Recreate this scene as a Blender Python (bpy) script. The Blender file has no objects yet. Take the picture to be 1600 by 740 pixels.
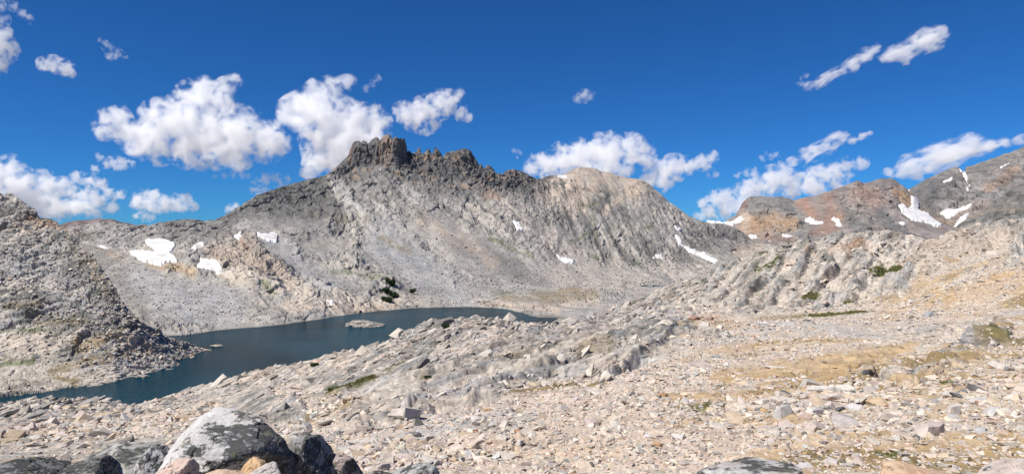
import bpy, bmesh, math, random
import numpy as np
from mathutils import Vector, Matrix

sc = bpy.context.scene
COL = sc.collection
R = math.radians
rng = np.random.default_rng(11)
random.seed(5)

# ------------------------------------------------------------------ camera, sky, sun, exposure
F, CX, CY = 1081.0, 800.0, 370.0          # the photograph's own geometry: level camera on a rocky ledge
cam = bpy.data.cameras.new('camera')
cam_ob = bpy.data.objects.new('camera', cam)
COL.objects.link(cam_ob)
cam.sensor_width = 36.0
cam.lens = 36.0 * F / 1600.0
cam.clip_start, cam.clip_end = 0.1, 80000.0
cam_ob.rotation_euler = (R(90), 0, 0)
sc.camera = cam_ob

SUN_EL, SUN_AZ = R(52), R(-121)
world = bpy.data.worlds.new('World')
sc.world = world
world.use_nodes = True
wt = world.node_tree
wt.nodes.clear()
sky = wt.nodes.new('ShaderNodeTexSky')
sky.sky_type = 'NISHITA'
sky.sun_disc = False
sky.sun_elevation, sky.sun_rotation = SUN_EL, SUN_AZ
sky.altitude, sky.air_density, sky.dust_density, sky.ozone_density = 3000, 1.0, 0.2, 3.0
tint = wt.nodes.new('ShaderNodeMix')
tint.data_type, tint.blend_type = 'RGBA', 'MULTIPLY'
tint.inputs[0].default_value = 1.0
tint.inputs[7].default_value = (0.135, 0.46, 0.84, 1)      # deep, clear high-mountain blue
bg = wt.nodes.new('ShaderNodeBackground')
bg.inputs[1].default_value = 0.09
wo = wt.nodes.new('ShaderNodeOutputWorld')
wt.links.new(sky.outputs[0], tint.inputs[6])
wt.links.new(tint.outputs[2], bg.inputs[0])
wt.links.new(bg.outputs[0], wo.inputs[0])

sun = bpy.data.lights.new('sun', 'SUN')
sun.energy, sun.angle, sun.color = 5.0, R(0.5), (1.0, 0.95, 0.88)
sun_ob = bpy.data.objects.new('sun', sun)
COL.objects.link(sun_ob)
sd = Vector((math.sin(SUN_AZ) * math.cos(SUN_EL), math.cos(SUN_AZ) * math.cos(SUN_EL), math.sin(SUN_EL)))
sun_ob.rotation_euler = sd.to_track_quat('Z', 'Y').to_euler()

sc.view_settings.view_transform = 'Standard'
sc.view_settings.look = 'None'
sc.view_settings.gamma = 1.0
sc.view_settings.use_curve_mapping = False
sc.view_settings.exposure = 0.33
sc.cycles.max_bounces = 20
sc.cycles.diffuse_bounces = 3
sc.cycles.glossy_bounces = 3
sc.cycles.volume_bounces = 18
sc.cycles.volume_step_rate = 1.0
sc.cycles.volume_max_steps = 256

LAKE = -45.0

# ------------------------------------------------------------------ numpy noise
TAB = rng.random((64, 64, 64), dtype=np.float32)
WJ = rng.random((32, 32, 32, 3), dtype=np.float32)
WR = rng.random((32, 32, 32, 4), dtype=np.float32)


def vnoise(P):
    i = np.floor(P).astype(np.int32)
    f = (P - i).astype(np.float32)
    f = f * f * f * (f * (f * 6 - 15) + 10)
    a, b = i & 63, (i + 1) & 63
    x0, y0, z0, x1, y1, z1 = a[:, 0], a[:, 1], a[:, 2], b[:, 0], b[:, 1], b[:, 2]
    fx, fy, fz = f[:, 0], f[:, 1], f[:, 2]
    c00 = TAB[x0, y0, z0] * (1 - fx) + TAB[x1, y0, z0] * fx
    c10 = TAB[x0, y1, z0] * (1 - fx) + TAB[x1, y1, z0] * fx
    c01 = TAB[x0, y0, z1] * (1 - fx) + TAB[x1, y0, z1] * fx
    c11 = TAB[x0, y1, z1] * (1 - fx) + TAB[x1, y1, z1] * fx
    return (c00 * (1 - fy) + c10 * fy) * (1 - fz) + (c01 * (1 - fy) + c11 * fy) * fz


def fbm(P, scale, octaves=4, gain=0.5, ridged=False, seed=0):
    """value noise in -1..1, scale in metres"""
    Q = P / scale + np.array([17.3, 5.1, 9.7]) * (seed + 1)
    s, a, t = 0, 1.0, 0
    for o in range(octaves):
        n = vnoise(Q) * 2 - 1
        if ridged:
            n = 1 - 2 * np.abs(n)
        s = s + a * n
        t += a
        a *= gain
        Q = Q[:, [1, 2, 0]] * 2.03 + 11.7
    return s / t


def worley(P, seed=0):
    """nearest jittered cell: F1, F2, four random numbers of the cell, offset from its point"""
    P = P + np.array([3.7, 8.3, 1.9]) * seed
    n = len(P)
    f1 = np.full(n, 9e9, np.float32)
    f2 = np.full(n, 9e9, np.float32)
    rid = np.zeros((n, 4), np.float32)
    off = np.zeros((n, 3), np.float32)
    step = 200000
    for s in range(0, n, step):
        p = P[s:s + step]
        base = np.floor(p).astype(np.int32)
        a1, a2 = f1[s:s + step], f2[s:s + step]
        r_, o_ = rid[s:s + step], off[s:s + step]
        for dx in (-1, 0, 1):
            for dy in (-1, 0, 1):
                for dz in (-1, 0, 1):
                    c = base + np.array([dx, dy, dz], np.int32)
                    k = c & 31
                    j = WJ[k[:, 0], k[:, 1], k[:, 2]]
                    d = (p - c - j).astype(np.float32)
                    q = (d * d).sum(1)
                    m = q < a1
                    a2[:] = np.where(m, a1, np.minimum(a2, q))
                    a1[m] = q[m]
                    o_[m] = d[m]
                    kk = k[m]
                    r_[m] = WR[kk[:, 0], kk[:, 1], kk[:, 2]]
    return np.sqrt(f1), np.sqrt(f2), rid, off


def sstep(a, b, x):
    t = np.clip((x - a) / (b - a), 0, 1)
    return t * t * (3 - 2 * t)


def frame(a):
    """rows: along a, level across it, and the third axis"""
    a = np.array(a, float)
    a /= np.linalg.norm(a)
    b = np.cross(a, (0, 0, 1.0))
    b /= np.linalg.norm(b)
    return np.stack([a, b, np.cross(b, a)])


def cracks(P, scale, width=0.06, octaves=4, seed=0):
    """thin branching lines, 1 on the line"""
    return 1 - sstep(0.0, width, np.abs(fbm(P, scale, octaves, 0.55, seed=seed)))


def rot(ax, ay, az):
    return np.array((Matrix.Rotation(R(az), 3, 'Z') @ Matrix.Rotation(R(ay), 3, 'Y') @ Matrix.Rotation(R(ax), 3, 'X')))


def facets(P, cell, aniso, rotation, tilt=0.9, crack=0.0, seed=0, warp=0.35):
    """broken rock: every cell a tilted plate of its own; returns height (in cells) and cell randoms"""
    Q = (P @ rotation.T) / (cell * np.array(aniso))
    if warp:
        w = np.stack([fbm(P, cell * 1.7, 2, seed=seed + 31 + k) for k in range(3)], 1)
        Q = Q + w * warp
    f1, f2, rid, off = worley(Q, seed)
    h = (rid[:, 0] - 0.5) + tilt * ((rid[:, 1:4] - 0.5) * 2 * off).sum(1)
    if crack:
        h = h - crack * (1 - sstep(0.0, 0.16, f2 - f1))
    return h.astype(np.float64), rid


# ------------------------------------------------------------------ masks drawn with strokes (soft capsules)
def seg_dist(U, V, pts):
    d = np.full(U.shape, 1e9)
    for (x0, y0), (x1, y1) in zip(pts[:-1], pts[1:]):
        vx, vy = x1 - x0, y1 - y0
        L = vx * vx + vy * vy + 1e-9
        t = np.clip(((U - x0) * vx + (V - y0) * vy) / L, 0, 1)
        d = np.minimum(d, np.hypot(U - x0 - t * vx, V - y0 - t * vy))
    return d


def poly_sdf(U, V, pts):
    """positive inside"""
    d = seg_dist(U, V, pts + [pts[0]])
    inside = np.zeros(U.shape, bool)
    for (x0, y0), (x1, y1) in zip(pts, pts[1:] + [pts[0]]):
        if y0 == y1:
            continue
        c = ((y0 > V) != (y1 > V)) & (U < (x1 - x0) * (V - y0) / (y1 - y0) + x0)
        inside ^= c
    return np.where(inside, d, -d)


# ------------------------------------------------------------------ materials
def link(nt, a, b):
    nt.links.new(a, b)


def rock_material(name, s1, s2, bump=0.6, dist=0.1, var=0.45, speck=0.25):
    """base colour from the mesh's own mineral colours, mottled and speckled by noise in world space"""
    m = bpy.data.materials.new(name)
    m.use_nodes = True
    nt = m.node_tree
    bs = nt.nodes['Principled BSDF']
    bs.inputs['Roughness'].default_value = 0.92
    bs.inputs['Specular IOR Level'].default_value = 0.25
    at = nt.nodes.new('ShaderNodeAttribute')
    at.attribute_name = 'Col'
    ge = nt.nodes.new('ShaderNodeNewGeometry')
    n1 = nt.nodes.new('ShaderNodeTexNoise')
    n1.inputs['Scale'].default_value = s1
    n1.inputs['Detail'].default_value = 8
    n1.inputs['Roughness'].default_value = 0.65
    link(nt, ge.outputs['Position'], n1.inputs['Vector'])
    n2 = nt.nodes.new('ShaderNodeTexNoise')
    n2.inputs['Scale'].default_value = s2
    n2.inputs['Detail'].default_value = 5
    n2.inputs['Roughness'].default_value = 0.7
    link(nt, ge.outputs['Position'], n2.inputs['Vector'])
    r1 = nt.nodes.new('ShaderNodeMapRange')
    r1.inputs[1].default_value, r1.inputs[2].default_value = 0.3, 0.7
    r1.inputs[3].default_value, r1.inputs[4].default_value = 1 - var, 1 + var * 0.8
    link(nt, n1.outputs[0], r1.inputs[0])
    r2 = nt.nodes.new('ShaderNodeMapRange')
    r2.inputs[1].default_value, r2.inputs[2].default_value = 0.3, 0.5
    r2.inputs[3].default_value, r2.inputs[4].default_value = 1 - speck, 1.05
    link(nt, n2.outputs[0], r2.inputs[0])
    mu = nt.nodes.new('ShaderNodeMath')
    mu.operation = 'MULTIPLY'
    link(nt, r1.outputs[0], mu.inputs[0])
    link(nt, r2.outputs[0], mu.inputs[1])
    vm = nt.nodes.new('ShaderNodeVectorMath')
    vm.operation = 'SCALE'
    link(nt, at.outputs['Color'], vm.inputs[0])
    link(nt, mu.outputs[0], vm.inputs['Scale'])
    link(nt, vm.outputs[0], bs.inputs['Base Color'])
    bp = nt.nodes.new('ShaderNodeBump')
    bp.inputs['Strength'].default_value = bump
    bp.inputs['Distance'].default_value = dist
    link(nt, n1.outputs[0], bp.inputs['Height'])
    link(nt, bp.outputs[0], bs.inputs['Normal'])
    return m


def simple_material(name, col, rough=0.8, s=4.0, var=0.3, spec=0.3, bump=0.0, dist=0.05):
    m = bpy.data.materials.new(name)
    m.use_nodes = True
    nt = m.node_tree
    bs = nt.nodes['Principled BSDF']
    bs.inputs['Roughness'].default_value = rough
    bs.inputs['Specular IOR Level'].default_value = spec
    ge = nt.nodes.new('ShaderNodeNewGeometry')
    n = nt.nodes.new('ShaderNodeTexNoise')
    n.inputs['Scale'].default_value = s
    n.inputs['Detail'].default_value = 6
    link(nt, ge.outputs['Position'], n.inputs['Vector'])
    cr = nt.nodes.new('ShaderNodeValToRGB')
    cr.color_ramp.elements[0].position, cr.color_ramp.elements[1].position = 0.3, 0.7
    cr.color_ramp.elements[0].color = tuple(c * (1 - var) for c in col) + (1,)
    cr.color_ramp.elements[1].color = tuple(min(1, c * (1 + var)) for c in col) + (1,)
    link(nt, n.outputs[0], cr.inputs[0])
    link(nt, cr.outputs[0], bs.inputs['Base Color'])
    if bump:
        bp = nt.nodes.new('ShaderNodeBump')
        bp.inputs['Strength'].default_value = bump
        bp.inputs['Distance'].default_value = dist
        link(nt, n.outputs[0], bp.inputs['Height'])
        link(nt, bp.outputs[0], bs.inputs['Normal'])
    return m


def tag(o, label=None, cat=None, group=None, kind=None):
    if label:
        o['label'] = label
    if cat:
        o['category'] = cat
    if group:
        o['group'] = group
    if kind:
        o['kind'] = kind
    return o


def mesh_object(name, verts, faces, mat, colors=None, smooth=False, parent=None):
    """verts (n,3), faces (m,k) or list of such arrays with different k"""
    me = bpy.data.meshes.new(name)
    if not isinstance(faces, list):
        faces = [faces]
    faces = [f for f in faces if len(f)]
    n = len(verts)
    me.vertices.add(n)
    me.vertices.foreach_set('co', np.ascontiguousarray(verts, np.float32).ravel())
    loops = np.concatenate([f.ravel() for f in faces]).astype(np.int32)
    tot = np.concatenate([np.full(len(f), f.shape[1], np.int32) for f in faces])
    start = np.concatenate([[0], np.cumsum(tot)[:-1]]).astype(np.int32)
    me.loops.add(len(loops))
    me.loops.foreach_set('vertex_index', loops)
    me.polygons.add(len(tot))
    me.polygons.foreach_set('loop_start', start)
    me.polygons.foreach_set('loop_total', tot)
    me.polygons.foreach_set('use_smooth', np.full(len(tot), smooth, bool))
    if colors is not None:
        a = me.attributes.new('Col', 'FLOAT_COLOR', 'POINT')
        c4 = np.ones((n, 4), np.float32)
        c4[:, :3] = np.clip(colors, 0.004, 0.95)
        a.data.foreach_set('color', c4.ravel())
    me.update(calc_edges=True)
    me.materials.append(mat)
    o = bpy.data.objects.new(name, me)
    COL.objects.link(o)
    o.parent = parent
    return o


# ------------------------------------------------------------------ landforms: a grid of profiles running away from the viewer
def smooth_rows(A, k):
    if k < 1:
        return A
    w = np.exp(-0.5 * (np.arange(-3 * k, 3 * k + 1) / k) ** 2)
    w /= w.sum()
    B = np.pad(A, ((3 * k, 3 * k), (0, 0)), mode='edge')
    out = np.zeros_like(A)
    for i, ww in enumerate(w):
        out += ww * B[i:i + len(A)]
    return out


class Landform:
    def __init__(self, lines, x0, x1, ncol, rows, crest, ks=6, keep=14):
        """lines: near to far, each a list of (photo x, photo y, distance); rows: grid rows between two lines"""
        xs = np.linspace(x0, x1, ncol)
        Yk, Zk = [], []
        for ln in lines:
            a = np.array(ln, float)
            py = np.interp(xs, a[:, 0], a[:, 1])
            Y = np.exp(np.interp(xs, a[:, 0], np.log(a[:, 2])))
            Yk.append(Y)
            Zk.append((CY - py) / F * Y)
        Ys, Zs = [], []
        cr = 0
        for k, n in enumerate(rows):
            t = (np.arange(n) / n)[:, None]
            ly0, ly1 = np.log(Yk[k]), np.log(Yk[k + 1])
            Y = np.exp(ly0 * (1 - t) + ly1 * t)
            tt = (Y - Yk[k]) / np.where(np.abs(Yk[k + 1] - Yk[k]) < 1e-6, 1e-6, Yk[k + 1] - Yk[k])
            Ys.append(Y)
            Zs.append(Zk[k] * (1 - tt) + Zk[k + 1] * tt)
            if k < crest:
                cr += n
        Ys.append(Yk[-1][None])
        Zs.append(Zk[-1][None])
        Y, Z = np.concatenate(Ys), np.concatenate(Zs)
        w = np.clip((np.abs(np.arange(len(Y)) - cr) - 1) / keep, 0, 1)[:, None]
        Y = Y * (1 - w) + smooth_rows(Y, ks) * w
        Z = Z * (1 - w) + smooth_rows(Z, ks) * w
        self.nr, self.nc = Y.shape
        X = (xs - CX) / F * Y
        self.G = np.stack([X, Y, Z], 2)
        self.base = self.G.reshape(-1, 3).copy()
        self.U = np.broadcast_to(xs, Y.shape).ravel().copy()
        self.V = (CY - Z / Y * F).ravel()
        self.cr = cr
        du = np.gradient(self.G, axis=1)
        dv = np.gradient(self.G, axis=0)
        N = np.cross(du, dv)
        N /= np.linalg.norm(N, axis=2, keepdims=True) + 1e-9
        self.N = N.reshape(-1, 3)
        self.sp = np.maximum(np.linalg.norm(dv, axis=2), np.linalg.norm(du, axis=2)).ravel()
        self.row = np.repeat(np.arange(self.nr), self.nc)

    def fade(self, cell, lo=0.9, hi=2.6):
        return sstep(lo, hi, cell / self.sp)

    snow = ()

    sk = (1.0, 0.8)
    smooth = False

    def displace(self, d, direction=None):
        for pts in self.snow:
            d = d * (1 - 0.85 * sstep(-3, 1.5, poly_sdf(self.U, self.V, pts)))
        self.d = d = self.soften(d, *self.sk)
        D = self.D = self.N if direction is None else direction
        self.P = self.base + D * d[:, None]
        # the patch as seen after displacement, for paint and scatter
        return self

    def soften(self, d, ku=1.0, kv=0.8):
        A = d.reshape(self.nr, self.nc)
        for ax, k in ((1, ku), (0, kv)):
            w = np.exp(-0.5 * (np.arange(-3, 4) / k) ** 2)
            w /= w.sum()
            pad = [(0, 0), (0, 0)]
            pad[ax] = (3, 3)
            Bp = np.pad(A, pad, mode='edge')
            A = sum(ww * (Bp[:, i:i + self.nc] if ax == 1 else Bp[i:i + self.nr]) for i, ww in enumerate(w))
        return A.ravel()

    def quads(self):
        i = np.arange(self.nr * self.nc).reshape(self.nr, self.nc)
        return np.stack([i[:-1, :-1], i[:-1, 1:], i[1:, 1:], i[1:, :-1]], 2).reshape(-1, 4)

    def build(self, name, mat, colors, label, cat):
        o = mesh_object(name, self.P, self.quads(), mat, colors, smooth=self.smooth)
        tag(o, label, cat, kind='structure')
        return o

    def warp(self, px, scale_px, seed=0, octaves=3):
        Q = np.stack([self.U, self.V, np.zeros_like(self.U)], 1)
        return px * fbm(Q, scale_px, octaves, 0.6, seed=seed)

    def stroke(self, pts, w, soft=0.5, warp=0.6, seed=0):
        """soft capsule mask round a stroke, with a ragged edge; w is its half width"""
        out = np.zeros_like(self.U)
        xs = [p[0] for p in pts]
        ys = [p[1] for p in pts]
        m = (self.U > min(xs) - 2.5 * w) & (self.U < max(xs) + 2.5 * w) & (self.V > min(ys) - 2.5 * w) & (self.V < max(ys) + 2.5 * w)
        if not m.any():
            return out
        U, V = self.U[m], self.V[m]
        Q = np.stack([U, V, np.full_like(U, seed * 3.1)], 1)
        d = seg_dist(U, V, pts) + warp * w * (fbm(Q, max(w * 1.3, 5), 4, 0.65, seed=seed))
        out[m] = 1 - sstep(w * (1 - soft), w * (1 + soft), d)
        return out


def mix(c, col, m):
    return c * (1 - m[:, None]) + np.array(col) * m[:, None]


def paint(c, lf, col, w, pts, amt=1.0, soft=0.5, warp=0.6, seed=0):
    return mix(c, col, np.clip(lf.stroke(pts, w, soft, warp, seed) * amt, 0, 1))


PINK = (0.50, 0.405, 0.325)
CREAM = (0.49, 0.425, 0.345)
GREY = (0.31, 0.305, 0.295)
LIGHTGREY = (0.40, 0.39, 0.375)
DARK = (0.125, 0.125, 0.12)
LICHEN = (0.085, 0.09, 0.08)
TAN = (0.42, 0.335, 0.26)
RUST = (0.36, 0.205, 0.115)
OCHRE = (0.43, 0.30, 0.155)
RED = (0.30, 0.185, 0.14)
GRASS = (0.085, 0.115, 0.03)
DRYGRASS = (0.20, 0.145, 0.06)
SNOW = (0.86, 0.88, 0.90)


SNOWS = {
    'mont': [
        ('largest snow patch, a rock showing through it, on the bench left of the mountain', [(199, 393), (215, 391), (240, 392), (228, 384), (226, 376), (232, 372), (255, 374), (272, 378), (275, 385), (268, 397), (280, 405), (282, 411), (262, 411), (250, 416), (235, 413), (220, 408)]),
        ('snow patch lying against the tan crag, below and right of the largest one', [(314, 404), (332, 405), (345, 415), (348, 424), (330, 424), (306, 420), (312, 412)]),
        ('small snow patch in dark rock just right of the largest one', [(297, 390), (303, 381), (318, 377), (320, 384), (305, 392)]),
        ('small ragged snow patch at the top of the tan crag', [(363, 367), (376, 365), (381, 372), (374, 378), (367, 374)]),
        ('snow patch on grey scree above and right of the tan crag', [(400, 364), (418, 367), (430, 361), (435, 368), (433, 379), (420, 378), (404, 371)]),
        ('thin snow strip behind the edge of the dark left hillside', [(146, 380), (172, 387), (170, 391), (150, 385)]),
        ('tiny snow remnant just above the far lake shore', [(506, 468), (523, 472), (518, 476)]),
        ('snow patch at the head of the grey talus below the pale slabs', [(868, 397), (882, 402), (898, 405), (897, 412), (882, 411), (872, 405)]),
        ('narrow snow sliver in the pale slabs below the middle of the ridge', [(801, 346), (812, 348), (819, 360), (808, 361)]),
        ('squarish snow patch on tan scree under the rounded peak', [(1024, 395), (1038, 396), (1037, 406), (1020, 404)]),
        ('long thin snow streak slanting down the gully right of the rounded peak', [(1055, 369), (1063, 371), (1067, 381), (1081, 388), (1106, 399), (1122, 409), (1117, 412), (1095, 403), (1072, 391), (1060, 381)]),
        ('small level snow strip above the long slanting streak', [(1053, 354), (1069, 357), (1068, 361), (1056, 360)]),
        ('tiny snow remnant on the shoulder left of the rounded summit', [(870, 273.5), (885, 274), (885, 278), (871, 278)]),
    ],
    'redm': [
        ('curved white snow cornice in the saddle left of the red mountain', [(1103, 344), (1125, 346), (1140, 347), (1150, 342), (1158, 336), (1161, 342), (1152, 350), (1146, 354), (1130, 351), (1110, 349)]),
        ('thin snow strip low on the tan slope below the saddle cornice', [(1164, 364), (1182, 367), (1187, 373), (1172, 373)]),
        ('smallest snow strip, down the slope from the saddle', [(1193, 374), (1207, 379), (1202, 382), (1194, 378)]),
        ('level snow strip at the foot of the orange banded face', [(1221, 367), (1241, 368.5), (1239, 372.5), (1223, 372)]),
        ('branching snow patch in the hollow below the red slope', [(1244, 337), (1250, 339), (1257, 344), (1256, 340), (1262, 339), (1266, 337), (1276, 345), (1290, 345), (1287, 350.5), (1268, 351), (1258, 348)]),
        ('wedge of snow on the brown slope right of the branching patch', [(1298, 344), (1302, 338), (1312, 341), (1315, 350), (1322, 357), (1310, 354)]),
        ('broad forked glacier snowfield below the orange crag', [(1403, 321), (1411, 316), (1418, 325), (1425, 318), (1422, 306), (1431, 306), (1437, 318), (1436, 326), (1448, 333), (1463, 343), (1475, 352), (1465, 356), (1445, 349), (1425, 344), (1409, 334)]),
        ('tiny snow strip in dark rock left of the broad snowfield', [(1401, 344.5), (1416, 348.5), (1413, 352), (1404, 349)]),
        ('tiny snow notch in the col between red and grey mountains', [(1419, 292), (1429, 293), (1428, 300), (1420, 299)]),
    ],
    'dark': [
        ('ragged snow patch at the foot of the grey mountain', [(1464, 335), (1478, 327), (1492, 328), (1505, 324), (1522, 320), (1512, 327), (1498, 332), (1485, 341)]),
        ('snow patch beside the dark slope, under the ragged one', [(1490, 354), (1499, 340), (1513, 334), (1510, 346), (1496, 354)]),
        ('steep snow gully hanging from the notch in the grey skyline', [(1499, 264), (1506, 268), (1512, 275), (1511, 283), (1506, 277)]),
        ('short snow blob below the steep gully of the grey mountain', [(1508, 291), (1515, 289), (1516, 297), (1509, 300)]),
        ('slanting snow fleck left of the steep gully', [(1474, 285), (1488, 278), (1487, 282), (1477, 289)]),
        ('slanting snow fleck high on the right skyline slope', [(1561, 263), (1578, 253), (1577, 257), (1564, 265)]),
    ],
}


def Ysh(py):
    return -LAKE * F / (py - CY)

# ================================================================== SETTING
# ---- base sheet under everything, out to the horizon
gm = simple_material('far_ground', (0.30, 0.27, 0.23), 0.95, 0.004, 0.3)
v = []
for r in (0.0, 300.0, 3000.0, 40000.0):
    for k in range(48):
        a = k / 48 * 2 * math.pi
        v.append((math.cos(a) * max(r, 1), math.sin(a) * max(r, 1), -70.0 if r < 5000 else -400.0))
f = [(r * 48 + k, (r + 1) * 48 + k, (r + 1) * 48 + (k + 1) % 48, r * 48 + (k + 1) % 48) for r in range(3) for k in range(48)]
o = mesh_object('ground', np.array(v), np.array(f), gm)
tag(o, 'stony valley ground lying under and beyond the mountains', 'ground', kind='structure')

# ---- near ground: talus basin, granite knoll and the slabby hill on the right
LN = [
    [(-260, 1288, 2.0), (1900, 1288, 2.0)],
    [(-260, 1010, 4.5), (1900, 1030, 4.5)],
    [(-260, 758, 8.5), (500, 758, 8.5), (600, 772, 8.5), (700, 845, 8.5), (1900, 850, 8.5)],
    [(-260, 752, 23), (0, 752, 22), (300, 750, 20), (600, 748, 17), (1000, 748, 15.5), (1600, 748, 14), (1900, 748, 14)],
    [(-260, 690, 62), (0, 690, 60), (250, 690, 52), (500, 672, 40), (700, 655, 30), (1000, 650, 27), (1600, 645, 24), (1900, 640, 23)],
    [(-260, 668, 95), (0, 668, 95), (200, 666, 100), (350, 645, 95), (500, 618, 78), (650, 605, 62), (800, 600, 52), (1000, 600, 46), (1250, 600, 42), (1600, 590, 38), (1900, 585, 36)],
    [(-260, 652, 130), (0, 652, 130), (200, 650, 140), (300, 630, 150), (400, 606, 140), (520, 582, 115), (620, 566, 96), (750, 552, 84), (900, 550, 76), (1100, 550, 72), (1250, 545, 70), (1600, 540, 62), (1900, 535, 58)],
    [(-260, 643, 155), (0, 643, 155), (200, 641, 165), (300, 617, 180), (400, 592, 164), (520, 566, 136), (620, 543, 117), (700, 520, 112), (750, 514, 114), (850, 514, 118), (950, 504, 124), (1050, 496, 128), (1250, 490, 130), (1400, 488, 125), (1600, 480, 105), (1900, 470, 100)],
    [(-260, 639, 170), (0, 638, 170), (200, 637, 175), (300, 612, 190), (400, 587, 172), (520, 563, 144), (620, 536, 127), (700, 513, 122), (750, 505, 123), (850, 508, 134), (950, 492, 155), (1050, 472, 170), (1150, 448, 166), (1250, 436, 158), (1400, 425, 152), (1600, 410, 130), (1900, 400, 122)],
    [(-260, 640, 180), (-60, 636, 182), (0, 632, 185), (60, 624, 184), (120, 622, 185), (180, 628, 186), (212, 634, 186), (230, 632, 189), (250, 626, 192), (300, 608, 205), (340, 598, 190), (400, 582, 180), (440, 573, 170), (480, 569, 165), (500, 562, 160), (520, 557, 155), (546, 555, 150), (560, 552, 148), (580, 545, 145), (600, 537, 142), (620, 527, 138), (650, 514, 134), (665, 507, 132), (682, 503, 132), (690, 503, 132), (700, 507, 132), (720, 503, 131), (733, 498, 130), (742, 495, 130), (755, 496, 131), (766, 501, 132), (776, 507, 135), (790, 507, 138), (805, 509, 142), (830, 512, 145), (860, 511, 150), (880, 506, 160), (900, 500, 170), (925, 493, 180), (950, 484, 190), (975, 474, 198), (1000, 465, 205), (1025, 453, 208), (1050, 444, 210), (1070, 438, 208), (1100, 424, 205), (1125, 415, 200), (1150, 405, 198), (1165, 402, 196), (1180, 398, 194), (1200, 391, 192), (1225, 386, 190), (1250, 378, 187), (1275, 374, 186), (1300, 369, 186), (1320, 364, 185), (1340, 364, 184), (1360, 362, 183), (1380, 361, 182), (1400, 364, 182), (1420, 367, 182), (1435, 371, 181), (1450, 376, 180), (1465, 373, 176), (1480, 366, 172), (1500, 359, 168), (1520, 354, 165), (1540, 347, 163), (1560, 344, 160), (1580, 341, 158), (1600, 339, 155), (1750, 325, 150), (1900, 320, 150)],
]
# behind the crest the ground drops away, to the lake on the left and gently on the right
back = []
for (x, y, Y) in LN[-1]:
    z = (CY - y) / F * Y
    Yb = Y * 1.12
    zb = min(z - 9, LAKE - 3) if x < 870 else z - 7 - 0.02 * max(0, 1000 - x)
    back.append((x, CY - zb / Yb * F, Yb))
LN.append(back)
LN.append([(x, CY + 62 / (Y * 1.55) * F, Y * 1.55) for (x, y, Y) in LN[9]])
near = Landform(LN, -230, 1830, 1560, [20, 36, 20, 84, 76, 120, 140, 180, 230, 40, 26], 9, ks=10, keep=24)
near.smooth = True
near.sk = (1.0, 1.3)
U, V = near.U, near.V

# where solid slabs outcrop (1) and where loose stones and gravel lie (0)
gravel = np.zeros_like(U)
for pts, w in [([(560, 720), (800, 690), (1200, 700), (1700, 690)], 75), ([(800, 655), (1000, 615), (1700, 620)], 58),
               ([(930, 590), (1150, 545), (1400, 520)], 26), ([(1060, 525), (1300, 500), (1620, 470)], 26),
               ([(1450, 570), (1700, 540)], 50), ([(1480, 430), (1620, 470), (1760, 470)], 40), ([(560, 690), (470, 690)], 50),
               ([(-100, 680), (250, 665), (330, 640)], 14), ([(440, 640), (600, 640)], 24)]:
    gravel = np.maximum(gravel, near.stroke(pts, w, 0.4, 0.35, 3))
slab = np.zeros_like(U)
for pts, w in [([(1430, 585), (1560, 520)], 20), ([(920, 585), (1060, 520)], 22), ([(560, 650), (760, 600)], 26), ([(1130, 520), (1060, 510)], 10),
               ([(640, 590), (900, 560)], 22), ([(380, 625), (460, 650)], 20), ([(1330, 560), (1420, 600)], 8)]:
    slab = np.maximum(slab, near.stroke(pts, w, 0.35, 0.35, 8))
rock = np.clip(1 - gravel + slab, 0, 1)
behind = (near.row > near.cr + 2)

B = near.base
hill = sstep(1000, 1120, U) * sstep(500, 470, V)
sheet = frame((0.46, 0.93, 0.16))
hill_frame = frame((0.72, 1.0, 0.2))
d = np.zeros(len(U))
edge = np.where(near.row > near.cr - 10, 0.55, 1.0) * (1 - 0.75 * sstep(420, 260, U) * sstep(632, 645, V))
f1, id1 = facets(B, 5.5, (4.2, 1.0, 0.9), sheet, 0.9, 0.12, 1, 0.5)
f2, id2 = facets(B, 2.2, (3.6, 1.0, 0.9), sheet, 1.0, 0.18, 2, 0.5)
f3, id3 = facets(B, 0.9, (2.2, 1.0, 0.9), sheet, 1.1, 0.18, 3)
f4, id4 = facets(B, 0.32, (1.3, 1.0, 0.8), sheet, 1.1, 0.1, 4)
swell = fbm(B, 24, 3, 0.5, seed=5)
d += rock * edge * (0.75 * f1 * (0.6 + 0.5 * hill) + 0.42 * f2 * near.fade(4) + 0.18 * f3 * near.fade(1.4)) + rock * 0.9 * swell * edge
d += 0.06 * f4 * near.fade(0.32) * (1 - 0.4 * rock)
d += (1 - rock) * (0.12 * f2 * near.fade(3) + 0.10 * f3 * near.fade(1) + 0.22 * fbm(B, 5, 3, seed=9))
d *= np.clip(B[:, 1] / 22, 0.15, 1)
# sheeting of the right hill and the knoll: long ribs, gentle on the left and broken off on the right
ac = (B @ sheet[1]) * (1 - hill) + (B @ hill_frame[1]) * hill
ph = ac / 7.5 + 0.9 * fbm(B, 26, 3, seed=81) + (B @ sheet[0]) / 120
saw = ph - np.floor(ph)
saw = np.where(saw < 0.86, saw / 0.86, (1 - saw) / 0.14) - 0.5
ph2 = ac / 2.6 + 0.8 * fbm(B, 12, 3, seed=82)
saw2 = ph2 - np.floor(ph2)
saw2 = np.where(saw2 < 0.85, saw2 / 0.85, (1 - saw2) / 0.15) - 0.5
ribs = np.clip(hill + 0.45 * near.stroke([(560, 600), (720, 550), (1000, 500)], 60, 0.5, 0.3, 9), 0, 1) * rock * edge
d += ribs * ((1.5 * saw * sstep(-0.4, 0.3, fbm(B, 22, 2, seed=83)) + 0.5 * saw2) )
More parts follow.
